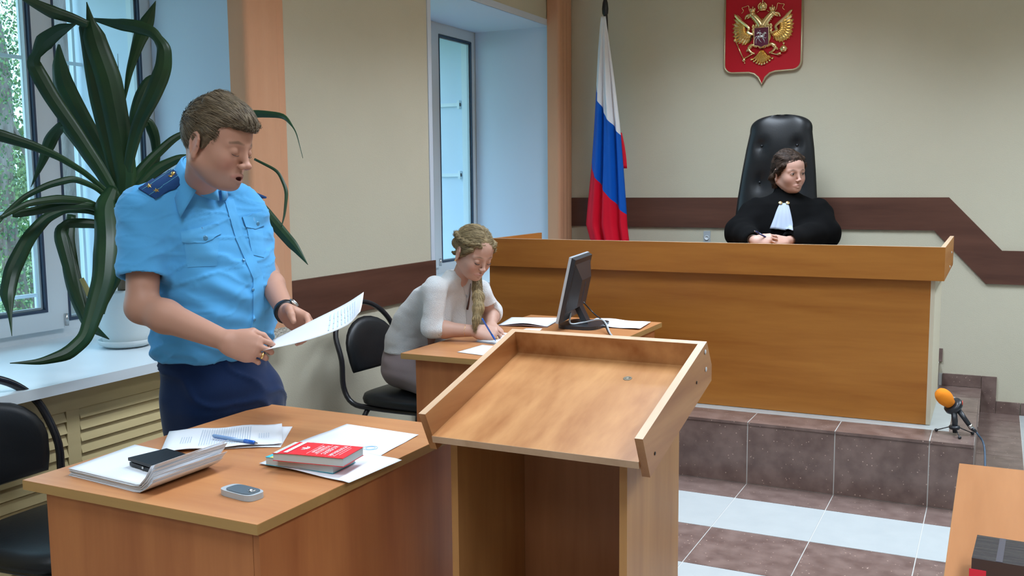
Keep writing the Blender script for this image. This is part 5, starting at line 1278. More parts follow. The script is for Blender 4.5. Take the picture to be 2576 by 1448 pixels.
    # collar: a standing band and a fall with swept points
    def collar(m, ctr, r_in, az_open, gap, hb, hf, drop, tip, flare, sweep, th=.0022, N=48):
        bm = bmesh.new(); A = []
        for i in range(N+1):
            u = i/N; phi = gap+(2*PI-2*gap)*u; e = abs(u-.5)*2; sg = 1 if u > .5 else -1; q = max(0, (e-.60)/.40)
            a = math.radians(az_open)+phi; dr = np.array([math.cos(a), math.sin(a), 0]); a2 = a-sg*sweep*q; dr2 = np.array([math.cos(a2), math.sin(a2), 0])
            z0 = hf+(hb-hf)*.5*(1-math.cos(phi)); R_ = r_in*(1+.08*math.cos(phi))
            t0 = ctr+dr*R_+V3(0, 0, z0); t1 = ctr+dr*(R_+.007)+V3(0, 0, z0-.003); t2 = ctr+dr2*(R_+flare*(1+.9*q))+V3(0, 0, z0-drop-tip*q**1.3)
            A.append([bm.verts.new(p) for p in (t0, t1, t1*.5+t2*.5+dr*.003, t2)])
        for a, b in zip(A, A[1:]):
            for k in range(3): bm.faces.new([a[k], b[k], b[k+1], a[k+1]])
        c_ = finish('collar', bm, m, so_, True); c_.modifiers.new('thickness', 'SOLIDIFY').thickness = th
        bm = bmesh.new(); A = []
        for i in range(N+1):
            phi = .10+(2*PI-.20)*i/N; a = math.radians(az_open)+phi; dr = np.array([math.cos(a), math.sin(a), 0]); z0 = hf+(hb-hf)*.5*(1-math.cos(phi))-.004; R_ = r_in*(1+.08*math.cos(phi))-.001
            A.append([bm.verts.new(ctr+dr*R_+V3(0, 0, z0-.010*math.exp(-(phi/.3)**2)-.010*math.exp(-((2*PI-phi)/.3)**2))), bm.verts.new(ctr+dr*(R_+.004)+V3(0, 0, z0-.045))])
        for a, b in zip(A, A[1:]): bm.faces.new([a[0], b[0], b[1], a[1]])
        c_ = finish('collar_band', bm, m, so_, True); c_.modifiers.new('thickness', 'SOLIDIFY').thickness = th
    collar(SM, Wn(513, 455, 2.84), .060, -4, .80, .076, -.008, .055, .050, .038, .45)
    # placket, pockets, buttons, epaulettes
    SM2 = cloth('pale_blue_cotton_detail', (.095, .40, .76), (.11, .43, .80), (420, .15, .001))
    patch('placket', bv, [((566, 508), (592, 600), (612, 592), (586, 500)), ((592, 600), (636, 700), (660, 690), (612, 592)), ((636, 700), (636, 800), (664, 800), (660, 690)), ((636, 800), (626, 850), (662, 850), (664, 800))], SM2, so_, .0022)
    patch('pocket', bv, [((462, 600), (472, 672), (545, 668), (552, 598))], SM2, so_, .0012); patch('pocket_flap', bv, [((454, 583), (459, 608), (512, 612), (508, 572)), ((508, 572), (512, 612), (556, 588), (548, 563))], SM2, so_, .0028, .0016)
    patch('pocket', bv, [((620, 572), (634, 640), (664, 648), (660, 575))], SM2, so_, .0012); patch('pocket_flap', bv, [((608, 546), (617, 572), (640, 577), (636, 538)), ((636, 538), (640, 577), (664, 566), (656, 532))], SM2, so_, .0028, .0016)
    bt = mat('blue_button', (.10, .30, .50), .25, .3)
    for (x, y, r) in ((516, 598, .0075), (646, 562, .007), (611, 655, .0045), (635, 728, .0045), (638, 803, .0045)):
        h = ray_hit(bv, x, y, .003)
        if h: lobj('button', [(0, 0), (r, 0), (r, .0018), (r*.6, .0026), (0, .002)], bt, so_, 14, axis_m(h[0], h[1]))
    navy = cloth('navy_epaulette_cloth', (.006, .045, .16), (.008, .055, .18)); gold = mat('gold_star', (.85, .60, .22), .3, 1); pip = mat('pale_blue_piping', (.12, .42, .52), .7)
    def surf(x, y, off):
        h = ray_hit(bv, x, y, off); return h[0] if h else Wn(x, y, 2.75)
    ep = patch('epaulette', bv, [((349, 477), (389, 501), (456, 468), (424, 429)), ((424, 429), (456, 468), (452, 450), (441, 430))], navy, so_, .0045, .002, 12)
    for a, b in (((358, 481), (437, 430)), ((375, 494), (450, 444))):
        tubeobj('piping', [surf(a[0]+(b[0]-a[0])*k/10, a[1]+(b[1]-a[1])*k/10, .0068) for k in range(11)], .0007, pip, ep, 6)
    for (x, y) in ((377, 470), (394, 482)):
        h = ray_hit(bv, x, y, .0070)
        if h:
            m4 = axis_m(h[0], h[1]); bm = bmesh.new(); c_ = bm.verts.new(m4 @ Vector((0, 0, .0035))); V_ = [bm.verts.new(m4 @ Vector((math.cos(PI*k/5)*(.0095 if k % 2 == 0 else .0040), math.sin(PI*k/5)*(.0095 if k % 2 == 0 else .0040), 0))) for k in range(10)]
            for k in range(10): bm.faces.new([V_[k], V_[(k+1) % 10], c_])
            bm.faces.new(V_[::-1]); finish('star', bm, gold, ep)
    h = ray_hit(bv, 439, 438, .0070)
    if h: lobj('epaulette_button', [(0, 0), (.0065, 0), (.0060, .003), (.003, .0048), (0, .005)], gold, ep, 16, axis_m(h[0], h[1]))
    h = ray_hit(bv, 431, 447, .0070)
    if h:
        m4 = axis_m(h[0], h[1]); bm = bmesh.new(); bmesh.ops.create_uvsphere(bm, u_segments=10, v_segments=6, radius=1, matrix=m4 @ Matrix.Diagonal((.006, .004, .002, 1))); box(bm, -.006, .006, -.0015, .0015, 0, .002, m4); finish('emblem_pin', bm, gold, ep)
    # far epaulette, just its edge shows past the collar
    e0 = Vector(shL+V3(.0, .02, .066)); m4 = axis_m(e0, (0, .35, 1), F_)
    ep2 = bx('epaulette', (-.026, .026, -.065, .070, -.002, .003), navy, so_, .001, m4)
    # trousers and shoes
    TM_ = cloth('navy_trouser_cloth', (.002, .013, .055), (.003, .018, .070), (300, .2, .001), .95)
    st = [(Wn(566, 1060, 2.99), .120, .165), (Wn(566, 1010, 2.98), .132, .182), (Wn(556, 960, 2.975), .132, .178), (Wn(538, 915, 2.97), .126, .168), (Wn(532, 880, 2.97), .122, .160)]
    S = [loft(st, F_, L_, k=.02)]
    for h in (hipR, hipL):
        g = h*[1, 1, 0]; S += [cap(h+V3(-.005, 0, -.02), g+V3(-.005, 0, .50), .100, .082, k=.03), cap(g+V3(-.005, 0, .50), g+V3(-.02, 0, .06), .080, .070, k=.03), cutter(g+V3(-.02, 0, .045), (0, 0, -1), .3)]
    v, F = solve(S, .0075); v = relax(v, F, 2, .5); n = normals(v, F); dn = np.array([nz(p, (9, 9, 5), 9)*.010+max(0, 1-abs(nz(p+V3(p[2]*.4, 0, 0), (6, 6, 9), 3))*6)**2*.007 for p in v]); v = v+n*dn[:, None]
    npmesh('trousers', v, F, TM_, o)
    for h in (hipR, hipL):
        g = h*[1, 1, 0]; S = [ell(g+V3(.06, 0, .035), (.13, .045, .034), k=.02), ell(g+V3(-.02, 0, .05), (.06, .042, .05), k=.02), cutter(g+V3(0, 0, .003), (0, 0, -1), .3)]
        v, F = solve(S, .005); npmesh('shoe', v, F, mat('black_shoe', (.01, .01, .01), .25), o)
    # watch and ring
    d = (elL-wrL)/np.linalg.norm(elL-wrL); wc = wrL+d*.012
    wt = lobj('watch_strap', [(.031, -.011), (.0345, -.010), (.035, 0), (.0345, .010), (.031, .011)], M['black_vinyl'], o, 28, axis_m(wc, d)); wt.modifiers.new('thickness', 'SOLIDIFY').thickness = .001
    out = (-FWn*.2+RTn*.75-DNn*.65); out = out-d*(out@d); out /= np.linalg.norm(out)
    wf = lobj('watch_case', [(.0155, 0), (.0155, .004), (.013, .0055), (.0122, .0045)], M['metal'], wt, 24, axis_m(wc+out*.033, out))
    lobj('watch_dial', [(0, 0), (.0125, 0), (.0125, .0035), (0, .0035)], mat('dark_dial', (.05, .07, .10), .2), wt, 20, axis_m(wc+out*.033, out))
    rc_ = BR_ @ V3(.089, -.013, .001); dirr = BR_ @ V3(math.cos(math.radians(38)), 0, -math.sin(math.radians(38))); cpt = wrR+rc_+dirr*.020
    lobj('wedding_ring', [(.0088, -.0022), (.0100, -.0018), (.0100, .0018), (.0088, .0022)], gold, o, 24, axis_m(cpt, dirr))
    return o
officer()
# sheet held between the hands
def held_sheet():
    near = [(661, 881, 2.60), (770, 856, 2.555), (868, 820, 2.545), (906, 783, 2.55)]; far = [(684, 856, 2.69), (790, 803, 2.69), (866, 765, 2.71), (915, 734, 2.72)]
    A = spline([W(*q) for q in near], 8); B = spline([W(*q) for q in far], 8); bm = bmesh.new(); G = []
    for i in range(len(A)):
        G.append([bm.verts.new(A[i]*(1-k/8)+B[i]*(k/8)+Vector((0, 0, -.006*math.sin(PI*k/8)))) for k in range(9)])
    for a, b in zip(G, G[1:]):
        for k in range(8): bm.faces.new([a[k], a[k+1], b[k+1], b[k]])
    o = finish('sheet', bm, M['paper'], None, True); o.modifiers.new('thickness', 'SOLIDIFY').thickness = .0005
    bm = bmesh.new()
    for r_ in range(9):
        i0 = 12+r_; k = 0
        a0, b0 = A[i0], B[i0]; a1, b1 = A[i0].lerp(A[i0+1], .3), B[i0].lerp(B[i0+1], .3)
        for u0, u1 in ((.15, .38), (.42, .60), (.64, .85)): bm.faces.new([bm.verts.new(q+Vector((0, 0, .0022-.006*math.sin(PI*uu)))) for q, uu in ((a0.lerp(b0, u0), u0), (a0.lerp(b0, u1), u1), (a1.lerp(b1, u1), u1), (a1.lerp(b1, u0), u0))])
    finish('print', bm, M['blue_ink'], o)
    tag(o, 'white sheet curling up in the hands of the standing man', 'paper')
held_sheet()
# ------------------------------------------------------------------ the woman writing at the clerk desk
def clerk():
    base = (.52, .31, .235)
    HR = axes(-24, 27, -4); hs = .925; HT = Wn(1191, 633, 4.12); nb = Wn(1153, 690, 4.22)
    neck_l = HR.T @ ((nb-V3(0, 0, .03)-HT)/hs)
    hp = head_prims('down', 'closed', fem=True, jaw=.97, neck=tuple(neck_l)); v0, F0 = solve(hp, .0021); v0 = relax(v0, F0, 1, .4)
    c0 = head_color(v0, base, (.50, .16, .16), (.20, .13, .08), fem=True, blush=(.55, .25, .21)); hw = HT+hs*(v0 @ HR.T)
    def P(x, y, z): return HT+hs*(HR @ V3(x, y, z))
    seat = V3(-2.33, 3.73, .485); az = -18; F_ = V3(math.cos(math.radians(az)), math.sin(math.radians(az)), 0); L_ = V3(-F_[1], F_[0], 0)
    shR, elR, wrR = Wn(1096, 724, 4.09), np.array((-2.125, 3.50, .800)), np.array((-1.945, 3.555, .795))
    shL, elL, wrL = Wn(1210, 738, 4.30), np.array((-2.03, 3.86, .83)), np.array((-1.975, 3.745, .785))
    hR, tR = hand_prims(((48, 58, 20), (52, 62, 24), (56, 64, 28), (60, 66, 30)), (4, 0, -4, -8), [(.026, .028, -.014), (.050, .040, -.032), (.070, .030, -.048), (.086, .018, -.056)], fem=True)
    XR_ = np.array((.93, .33, -.10)); ZR_ = np.array((.33, -.60, .72)); BR_ = basis(XR_, ZR_); hR = xf(hR, BR_, wrR, .88)
    hL, tL = hand_prims(((14, 16, 10), (16, 18, 10), (18, 20, 12), (20, 22, 14)), (8, 2, -5, -12), None, fem=True)
    XL = np.array((.70, -.70, -.16)); ZL = np.array((.12, -.08, .99)); BL_ = basis(XL, ZL); BL_[:, 1] *= -1; hL = xf(hL, BL_, wrL, .88)
    vR, FR = solve(arm_prims(shR, elR, wrR, (.034, .034, .035, .023))+hR, .0026); vL, FL = solve(arm_prims(shL, elL, wrL, (.034, .033, .033, .022))+hL, .0026)
    vR = relax(vR, FR, 1, .4); vL = relax(vL, FL, 1, .4)
    hip = seat+V3(-.03, 0, .10); chest = Wn(1135, 775, 4.17)
    kR, kL = seat+F_*.44-L_*.10+V3(0, 0, .03), seat+F_*.44+L_*.10+V3(0, 0, .03); fR, fL = kR*[1, 1, 0]+V3(0, 0, .06), kL*[1, 1, 0]+V3(0, 0, .06)
    T = [cap(hip, np.array((-2.22, 3.66, .88)), .065, .05, k=.03)]
    for h, k_, f_ in ((hip-L_*.07, kR, fR), (hip+L_*.07, kL, fL)): T += [cap(h, k_, .065, .05, k=.04), cap(k_, f_, .046, .028, k=.03), cap(f_+V3(0, 0, -.02), f_+F_*.11+V3(0, 0, -.03), .028, .022, k=.02)]
    T += [cap(np.array((-2.22, 3.66, .88)), nb-V3(0, 0, .03), .05, .036, k=.02)]
    vT, FT = solve(T, .009)
    v, F, c = joinm([(hw, F0, c0), (vR, FR, flat(vR, base)), (vL, FL, flat(vL, base)), (vT, FT, flat(vT, base))])
    o = npmesh('person', v, F, M['skin'], None, c); tag(o, 'seated blonde woman in a white textured jacket writing at the clerk desk', 'person')
    lash = mat('dark_lash', (.03, .02, .02), .7)
    for s in (1, -1): tubeobj('eyelashes', spline([P(.0905, s*.020, -.0125), P(.0915, s*.030, -.0155), P(.0885, s*.041, -.0145), P(.0830, s*.048, -.0105)], 4), [.0006]*2+[.0016]*9+[.0007]*2, lash, o, 6)
    # hair: parted cap, twisted side braids, long tail over the far shoulder
    hm = hairmat('blonde_hair', (.18, .130, .062), (.34, .26, .135))
    G = [ell((-.012, 0, .034), (.099, .0805, .090), k=.01), rbox((.132, 0, -.060), (.084, .14, .110), .05, k=.012, op='s'), rbox((.055, 0, -.115), (.070, .14, .085), .02, k=.012, op='s'), rbox((-.06, 0, -.16), (.10, .14, .085), .02, k=.02, op='s'),
         cap((.088, 0, .090), (-.02, 0, .131), .0028, k=.004, op='s')]
    for s in (1, -1):
        B_ = []
        for i in range(15):
            u = i/14; th = math.radians(28+118*u); dz = .42-.30*u-.05*math.sin(u*PI); q = V3(math.cos(th), s*math.sin(th), dz); q /= np.linalg.norm(q); B_.append(V3(-.012, 0, .034)+q*V3(.099, .0805, .090)*1.03)
        for i, (p, q) in enumerate(zip(B_, B_[1:])): w_ = V3(0, 0, .0045*(1 if i % 2 else -1)); G += [cap(p+w_, q-w_, .0095, .0080, k=.003)]
        G += [cap((.058, s*.066, .040), (.012, s*.0755, -.010), .010, .006, k=.010), cap((.012, s*.0745, -.010), (-.05, s*.056, -.035), .007, .010, k=.012)]
        G += [ell((.004, s*.090, -.018), (.014, .013, .018), k=.005, op='s')]
    G += [ell((-.100, 0, -.010), (.034, .042, .034), k=.02)]
    v, F = solve(G, .0024, (-.16, -.12, -.11), (.12, .12, .15)); n = normals(v, F)
    d = np.array([nz(p, (50, 260, 180), 3)*.0012 for p in v]); v = v+n*d[:, None]; hair_obj('hair', v, F, HR, HT, hs, hm, o, lambda p: (-.8, (1 if p[1] > 0 else -1)*(1.3 if p[2] > .06 else .25), -.25), 4400, .040, .0010, .05, 3, EARQ)
    tl = [P(-.085, .03, -.03), P(-.050, .085, -.070), Wn(1200, 722, 4.16), Wn(1203, 745, 4.12), Wn(1203, 772, 4.09), Wn(1199, 800, 4.07), Wn(1194, 818, 4.06)]; rr = [.020, .018, .016, .018, .018, .013, .005]
    G = [cap(a, b, ra, rb, k=.015) for a, b, ra, rb in zip(tl, tl[1:], rr, rr[1:])]
    v, F = solve(G, .003); n = normals(v, F); d = np.array([nz(p, (140, 140, 5), 3)*.0016+nz(p, (300, 300, 8), 8)*.0008 for p in v]); hair_obj('ponytail', v+n*d[:, None], F, np.eye(3), np.zeros(3), 1.0, hairmat('blonde_tail', (.22, .16, .075), (.38, .28, .14)), o, lambda p: (.1, 0, -1), 2600, .055, .0011, .03, 5)
    bobj('hair_tie', P(-.060, .070, -.052), .014, mat('pale_hair_tie', (.7, .66, .5), .6), o)
    # jacket
    JM = mat('white_boucle', (.84, .88, .90), .95, spec=.1, sheen=.3, bump=(330, 1, .006), var=(160, 1.3, (.90, .93, .94)))
    bk = Wn(1052, 830, 4.30)
    st = [(np.array((-2.355, 3.71, .66)), .100, .145), (np.array((-2.335, 3.70, .74)), .102, .150), (np.array((-2.265, 3.70, .84)), .104, .172), (np.array((-2.195, 3.685, .91)), .100, .178), (np.array((-2.145, 3.66, .96)), .086, .170), (np.array((-2.115, 3.638, .990)), .064, .130), (nb+V3(-.004, 0, -.010), .056, .078), (nb+V3(0, 0, .022), .046, .050)]
    S = [loft(st, F_, L_, k=.03)]
    S += [cap((-2.14, 3.715, .93), (-2.115, 3.735, .80), .075, .070, k=.05), cap((-2.15, 3.62, .93), (-2.16, 3.60, .82), .06, .055, k=.04)]
    cR, cL = elR+(wrR-elR)*.30, elL+(wrL-elL)*.30
    S += [cap(shR, elR+V3(0, 0, .012), .050, .046, k=.06), cap(elR+V3(0, 0, .012), cR, .050, .042, k=.02), cap(shL, elL, .050, .046, k=.06), cap(elL, cL, .050, .043, k=.02)]
    for a, b in ((elR, cR), (elL, cL)):
        d = (b-a)/np.linalg.norm(b-a); S += [cutter(b-d*.004, d, .14), cap(b-d*.02, b+d*.1, .036, .038, k=.003, op='s')]
    S += [cap(nb+V3(.010, 0, .012), nb+V3(.05, -.01, .10), .034, .050, k=.004, op='s')]
    v, F = solve(S, .0052); v = relax(v, F, 1, .5); n = normals(v, F); dn = np.array([nz(p, (9, 9, 16), 1)*.6+nz(p, (22, 22, 30), 4)*.3 for p in v]); v = v+n*(dn*.008)[:, None]; v[:, 2] = np.where((v[:, 0] > -2.09) & (v[:, 2] < .7535), .7535, v[:, 2])
    bvj = bvh_of(v, F); jk = npmesh('jacket', v, F, JM, o)
    patch('blouse_front', bvj, [((1150, 668), (1172, 745), (1196, 735), (1190, 700)), ((1172, 745), (1174, 840), (1206, 830), (1196, 735))], cloth('pale_blouse', (.50, .50, .50), (.55, .55, .56)), o, .0012, .0010)
    # skirt
    GM = cloth('grey_lilac_skirt', (.235, .190, .195), (.27, .22, .225))
    S = [ell(hip+V3(0, 0, .02), (.145, .172, .125), k=.03), ell(hip+V3(0, 0, .09), (.125, .150, .10), k=.03)]
    for h, k_ in ((hip-L_*.075, kR), (hip+L_*.075, kL)): S += [cap(h, k_, .085, .066, k=.04)]
    S += [cap((kR+kL)/2-F_*.1, (kR+kL)/2, .06, .05, k=.04), cutter((kR+kL)/2+F_*.03, F_, .3), cutter(seat, (0, 0, -1), .5)]
    v, F = solve(S, .007); v = relax(v, F, 1, .5); n = normals(v, F); dn = np.array([nz(p, (10, 10, 22), 5) for p in v]); npmesh('skirt', v+n*(dn*.009)[:, None], F, GM, o)
    for f_ in (fR, fL):
        v, F = solve([cap(f_+V3(0, 0, -.03), f_+F_*.12+V3(0, 0, -.038), .034, .024, k=.02), cutter(f_*[1, 1, 0]+V3(0, 0, .004), (0, 0, -1), .3)], .005); npmesh('shoe', v, F, mat('dark_shoe', (.02, .015, .015), .3), o)
    # jewellery, nails
    gold = mat('yellow_gold', (.85, .60, .25), .25, 1); pk = mat('pink_nail', (.75, .10, .14), .3)
    d = (elR-wrR)/np.linalg.norm(elR-wrR); m4 = axis_m(wrR+d*.045, d); bm = bmesh.new(); tube(bm, [m4 @ Vector((.0262*math.cos(2*PI*k/28), .0262*math.sin(2*PI*k/28), .002*math.sin(k))) for k in range(28)], .0012, 6, closed=True); finish('bracelet', bm, gold, o, True)
    r1 = [(48, 58, 20), (52, 62, 24), (56, 64, 28)]; dr = BR_ @ V3(math.cos(math.radians(56)), 0, -math.sin(math.radians(56))); cpt = wrR+.88*(BR_ @ V3(.089, -.013, .001))+dr*.018
    lobj('ring', [(.0074, -.0014), (.0086, -.001), (.0086, .001), (.0074, .0014)], gold, o, 20, axis_m(cpt, dr))
    for (p, d_) in tL[:4]:
        q = wrL+.88*(BL_ @ (p-d_*.004))+BL_ @ (V3(d_[2]*-1, 0, d_[0])*.0055*1.0); bobj('fingernail', q, .0042, pk, o, (1.3, 1, .5))
    q = wrR+.88*(BR_ @ V3(.086, .020, -.050)); bobj('fingernail', q, .0045, pk, o, (1, 1, 1))
    bobj('earring', P(.0, -.088, -.046), .0035, gold, o)
    zp = [(ray_hit(bvj, x_, y_, .006) or (W(x_, y_, 4.0),))[0] for x_, y_ in ((1182, 712), (1181, 740), (1177, 765), (1174, 778))]; tubeobj('zip_pendant', zp, [.0015, .002, .004, .005], mat('dark_pendant', (.10, .05, .04), .3, .5), o, 8)
    # pen between finger and thumb
    tp = Vector((-1.842, 3.537, .7605)); top = Wn(1206, 790, 3.93); d = (Vector(top)-tp).normalized(); a = tp+d*.142
    pen('pen', 'slim blue pen in the writing hand of the blonde woman', a, tp, M['pen_blue'], M['pen_blue'], M['pen_blue'], .0036, False)
    return o
def bobj(name, p, r, m, parent, sc=(1, 1, 1)):
    bm = bmesh.new(); bmesh.ops.create_uvsphere(bm, u_segments=12, v_segments=8, radius=r, matrix=Matrix.Translation(Vector(p)) @ Matrix.Diagonal((*sc, 1))); return finish(name, bm, m, parent, True)
clerk()
# ------------------------------------------------------------------ the judge
def judge():
    base = (.50, .30, .235); D = 5.50
    HR = axes(-44, 5, 2); hs = 1.0; HT = Wn(1984, 433, D); nb = Wn(1976, 488, D+.03)
    neck_l = HR.T @ ((nb-V3(0, 0, .03)-HT)/hs)
    hp = head_prims('open', 'closed', fem=True, jaw=1.08, neck=tuple(neck_l)); v0, F0 = solve(hp, .0024); v0 = relax(v0, F0, 1, .4)
    c0 = head_color(v0, base, (.40, .13, .12), (.07, .045, .035), fem=True, blush=(.52, .24, .20)); hw = HT+hs*(v0 @ HR.T)
    def P(x, y, z): return HT+hs*(HR @ V3(x, y, z))
    az = -62; F_ = V3(math.cos(math.radians(az)), math.sin(math.radians(az)), 0); L_ = V3(-F_[1], F_[0], 0)
    shR, shL = Wn(1897, 520, D+.02), Wn(2062, 522, D+.05); elR, elL = Wn(1862, 585, D-.06), Wn(2072, 586, D-.02)
    wrR, wrL = Wn(1898, 606, 5.17), Wn(1975, 607, 5.19)
    hR, _ = hand_prims(((34, 44, 20), (40, 48, 24), (46, 50, 26), (52, 52, 28)), (5, 0, -4, -8), [(.026, .030, -.012), (.050, .046, -.020), (.072, .046, -.030), (.088, .038, -.036)], fem=True)
    B1 = basis(RTn*.85-DNn*.12-FWn*.45, -DNn*.55-FWn*.80-RTn*.1); hR = xf(hR, B1, wrR, .90)
    hL, _ = hand_prims(((34, 40, 20), (38, 44, 22), (42, 46, 24), (46, 48, 26)), (5, 0, -4, -8), [(.026, .030, -.012), (.050, .046, -.020), (.072, .046, -.030), (.088, .038, -.036)], fem=True)
    B2 = basis(-RTn*.85-DNn*.10-FWn*.42, -DNn*.60-FWn*.78+RTn*.1); B2[:, 1] *= -1; hL = xf(hL, B2, wrL, .90)
    vR, FR = solve(arm_prims(shR, elR, wrR, (.030, .03, .034, .024))+hR, .0028); vL, FL = solve(arm_prims(shL, elL, wrL, (.030, .03, .034, .024))+hL, .0028)
    seat = V3(-1.16, 5.72, .80); T = [cap(seat+V3(0, 0, .10), nb-V3(0, 0, .14), .12, .11, k=.05), cap(shR, shL, .03, .03, k=.04), cap(nb-V3(0, 0, .10), nb, .06, .042, k=.03)]
    for s in (-1, 1):
        kn = seat+F_*.15+V3(-.0, -.12, 0)+L_*s*.09; T += [cap(seat+L_*s*.08+V3(0, 0, .06), kn, .07, .055, k=.04), cap(kn, kn*[1, 1, 0]+V3(0, 0, PZ+.06), .048, .03, k=.03), cap(kn*[1, 1, 0]+V3(0, 0, PZ+.035), kn*[1, 1, 0]+V3(.03, -.07, PZ+.032), .03, .025, k=.02)]
    vT, FT = solve(T, .012); v, F, c = joinm([(hw, F0, c0), (vR, FR, flat(vR, base)), (vL, FL, flat(vL, base)), (vT, FT, flat(vT, base))])
    o = npmesh('person', v, F, M['skin'], None, c); tag(o, 'dark haired woman in a black robe with a white jabot seated behind the bench', 'person')
    ew = mat('eye_white', (.62, .58, .56), .3); ir = mat('dark_iris', (.05, .035, .03), .2); lash = mat('dark_lash_line', (.03, .02, .02), .7)
    for s in (1, -1):
        e = bobj('eye', P(.0748, s*.0325, -.0036), .0126, ew, o)
        c_ = V3(.0748, s*.0325, -.0036); dd = V3(.97, .12, -.05); dd /= np.linalg.norm(dd); pe = HT+hs*(HR @ (c_+dd*.0121)); dw = HR @ dd
        lobj('iris', [(0, 0), (.0056, 0), (.005, .0008), (0, .0010)], ir, e, 16, axis_m(pe, dw))
        tubeobj('eyelashes', spline([P(.0865, s*.019, -.0015), P(.0900, s*.030, .0028), P(.0875, s*.041, .0018), P(.0825, s*.0475, -.0040)], 4), [.0006]*2+[.0011]*9+[.0006]*2, lash, o, 6)
    hm = hairmat('dark_brown_hair', (.022, .014, .010), (.070, .042, .028))
    G = [ell((-.012, 0, .034), (.100, .0820, .092), k=.01), rbox((.128, 0, -.050), (.080, .14, .112), .05, k=.012, op='s'), rbox((.060, 0, -.110), (.066, .14, .090), .02, k=.012, op='s'), rbox((-.06, 0, -.175), (.12, .14, .085), .02, k=.02, op='s')]
    for i in range(12):
        a = -1+2*i/11; y0 = a*.066; G += [cap((.070-.4*abs(y0), y0*.85+.006, .082-.10*abs(y0)), (-.02, y0*1.05, .122-.42*y0*y0/.066), .0095, .010, k=.010)]
    for s in (1, -1):
        G += [cap((.050, s*.068, .045), (.008, s*.078, .002), .012, .009, k=.012), cap((.008, s*.080, .006), (-.04, s*.076, -.030), .014, .018, k=.014), cap((-.035, s*.072, -.03), (-.030, s*.060, -.085), .018, .010, k=.014)]
        G += [ell((.002, s*.090, -.022), (.012, .014, .020), k=.006, op='s')]
    G += [ell((-.095, 0, -.020), (.036, .050, .042), k=.03)]
    v, F = solve(G, .0026, (-.16, -.12, -.12), (.12, .12, .15)); n = normals(v, F); d = np.array([nz(p, (60, 120, 40), 3)*.0025 for p in v]); v = v+n*d[:, None]; hair_obj('hair', v, F, HR, HT, hs, hm, o, lambda p: (-.6, (1 if p[1] > .01 else -1)*1.0, -.35), 3200, .040, .0011, .06, 6, EARQ)
    # robe
    BM_ = cloth('black_robe_cloth', (.0030, .0032, .0035), (.005, .0052, .0056), (240, .2, .002), 1.0); BM_.node_tree.nodes['Principled BSDF'].inputs['Sheen Weight'].default_value = 0; BM_.node_tree.nodes['Principled BSDF'].inputs['Specular IOR Level'].default_value = .08
    st = [(seat+V3(-.0, 0, -.02), .17, .21), (seat+V3(0, 0, .12), .165, .205), (np.array(Wn(1970, 600, D+.03)), .150, .195), (np.array(Wn(1972, 565, D+.03)), .140, .190), (np.array(Wn(1975, 535, D+.03)), .125, .190), (np.array(Wn(1976, 512, D+.03)), .105, .165), (np.array(Wn(1977, 497, D+.035)), .080, .115), (np.array(Wn(1977, 484, D+.035)), .062, .072), (np.array(Wn(1976, 470, D+.03)), .053, .056)]
    S = [loft(st, F_, L_, k=.03), cap(shR-V3(0, 0, .020), elR, .064, .080, k=.09), cap(elR, wrR+(elR-wrR)*.16, .082, .058, k=.04), cap(shL-V3(0, 0, .020), elL, .064, .086, k=.09), cap(elL, wrL+(elL-wrL)*.20, .086, .060, k=.04)]
    S += [cap(nb+V3(0, 0, .0), nb+V3(.01, -.01, .12), .046, .060, k=.004, op='s')]
    for a, b in ((elR, wrR), (elL, wrL)):
        d = (b-a)/np.linalg.norm(b-a); S += [cap(b-d*.05, b+d*.08, .034, .040, k=.003, op='s'), cutter(b-d*.012, d, .16)]
    S += [rbox((-1.2, 5.10, .92), (.6, .245, .0705), .0, k=.003, op='s')]
    v, F = solve(S, .0058); v = relax(v, F, 1, .5); n = normals(v, F)
    dn = np.array([nz(p+p[::-1]*.3, (8, 8, 6), 2)*.6+nz(p, (18, 18, 10), 6)*.4 for p in v]); dd = np.minimum(dcap(v, shL, elL), dcap(v, shR, elR))
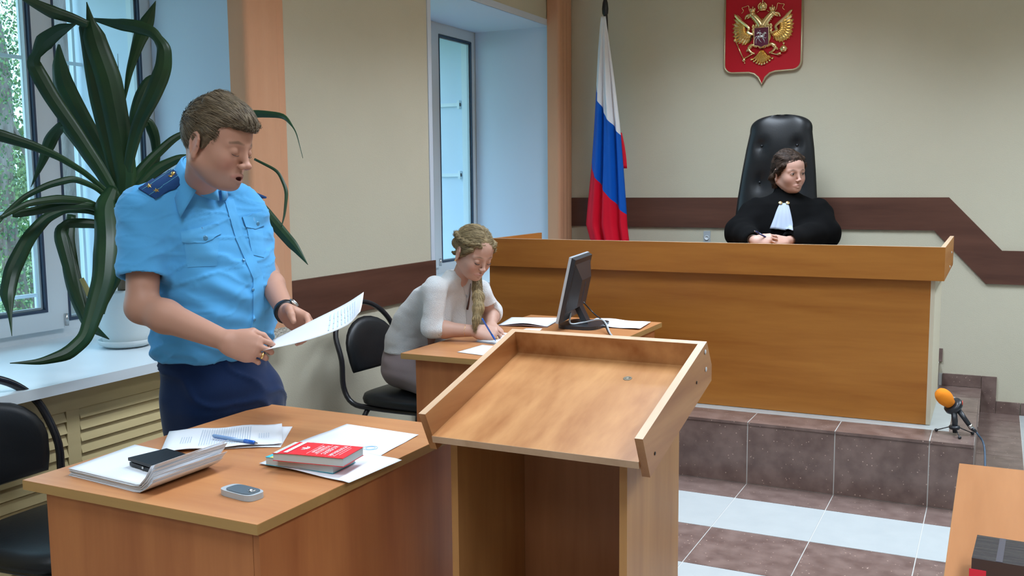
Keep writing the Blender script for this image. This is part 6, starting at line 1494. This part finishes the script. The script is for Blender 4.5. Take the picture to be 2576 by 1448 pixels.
    d = dn*.010+.006*np.sin(((v-elL) @ (RTn*.6+DNn*.8))*75+3*dn)*smooth01(1-dd/.13); v = v+n*d[:, None]; m_ = (v[:, 1] < 5.33) & (v[:, 2] < .994) & (v[:, 2] > .93); v[m_, 2] = .994
    bv = bvh_of(v, F); rb = npmesh('robe', v, F, BM_, o)
    lobj('robe_collar', [(.050, -.012), (.0535, -.012), (.0525, .030), (.0495, .030)], BM_, o, 28, axis_m(np.array(Wn(1977, 482, D+.03)), V3(.10, -.12, 1)))
    # jabot with pleats, two clasps
    bm = bmesh.new(); G = []
    top, bl, brr = (1971, 511), (1935, 578), (1997, 585)
    for j in range(13):
        row = []; u = j/12; x0 = 1962+(1936-1962)*u**.9; x1 = 1982+(1996-1982)*u**.8; y0 = 512+(576-512)*u; y1 = 512+(584-512)*u
        for i in range(25):
            w_ = i/24; h = ray_hit(bv, x0+(x1-x0)*w_, y0+(y1-y0)*w_, .004+.006*abs(math.sin(w_*13))*u+.010*u); row.append(bm.verts.new(h[0]) if h else None)
        G.append(row)
    for a, b in zip(G, G[1:]):
        for k in range(24):
            q = [a[k], a[k+1], b[k+1], b[k]]
            if None not in q: bm.faces.new(q)
    jb = finish('jabot', bm, mat('white_jabot', (.34, .40, .50), .8), o, True); jb.modifiers.new('thickness', 'SOLIDIFY').thickness = .0015
    gold = mat('clasp_gold', (.85, .68, .35), .25, 1)
    for x in (1963, 1981):
        h = ray_hit(bv, x, 512, .008)
        if h: lobj('clasp', [(0, 0), (.0115, 0), (.0115, .002), (.008, .004), (0, .0045)], gold, o, 20, axis_m(h[0], h[1]))
    tubeobj('cuff', [wrR+(elR-wrR)*.10+np.array((.028*math.cos(2*PI*k/20), 0, .028*math.sin(2*PI*k/20))) for k in range(20)], .0035, mat('white_cuff', (.7, .75, .8), .8), o, 8, closed=True)
    a, b = W(1897, 580, 5.12), W(1937, 602, 5.14); pen('pen', 'dark blue pen held in the joined hands of the judge', b, a, M['pen_dark'], M['pen_dark'], M['metal'], .0042, False)
    return o
M['pen_dark'] = mat('dark_blue_pen', (.01, .02, .10), .25)
judge()
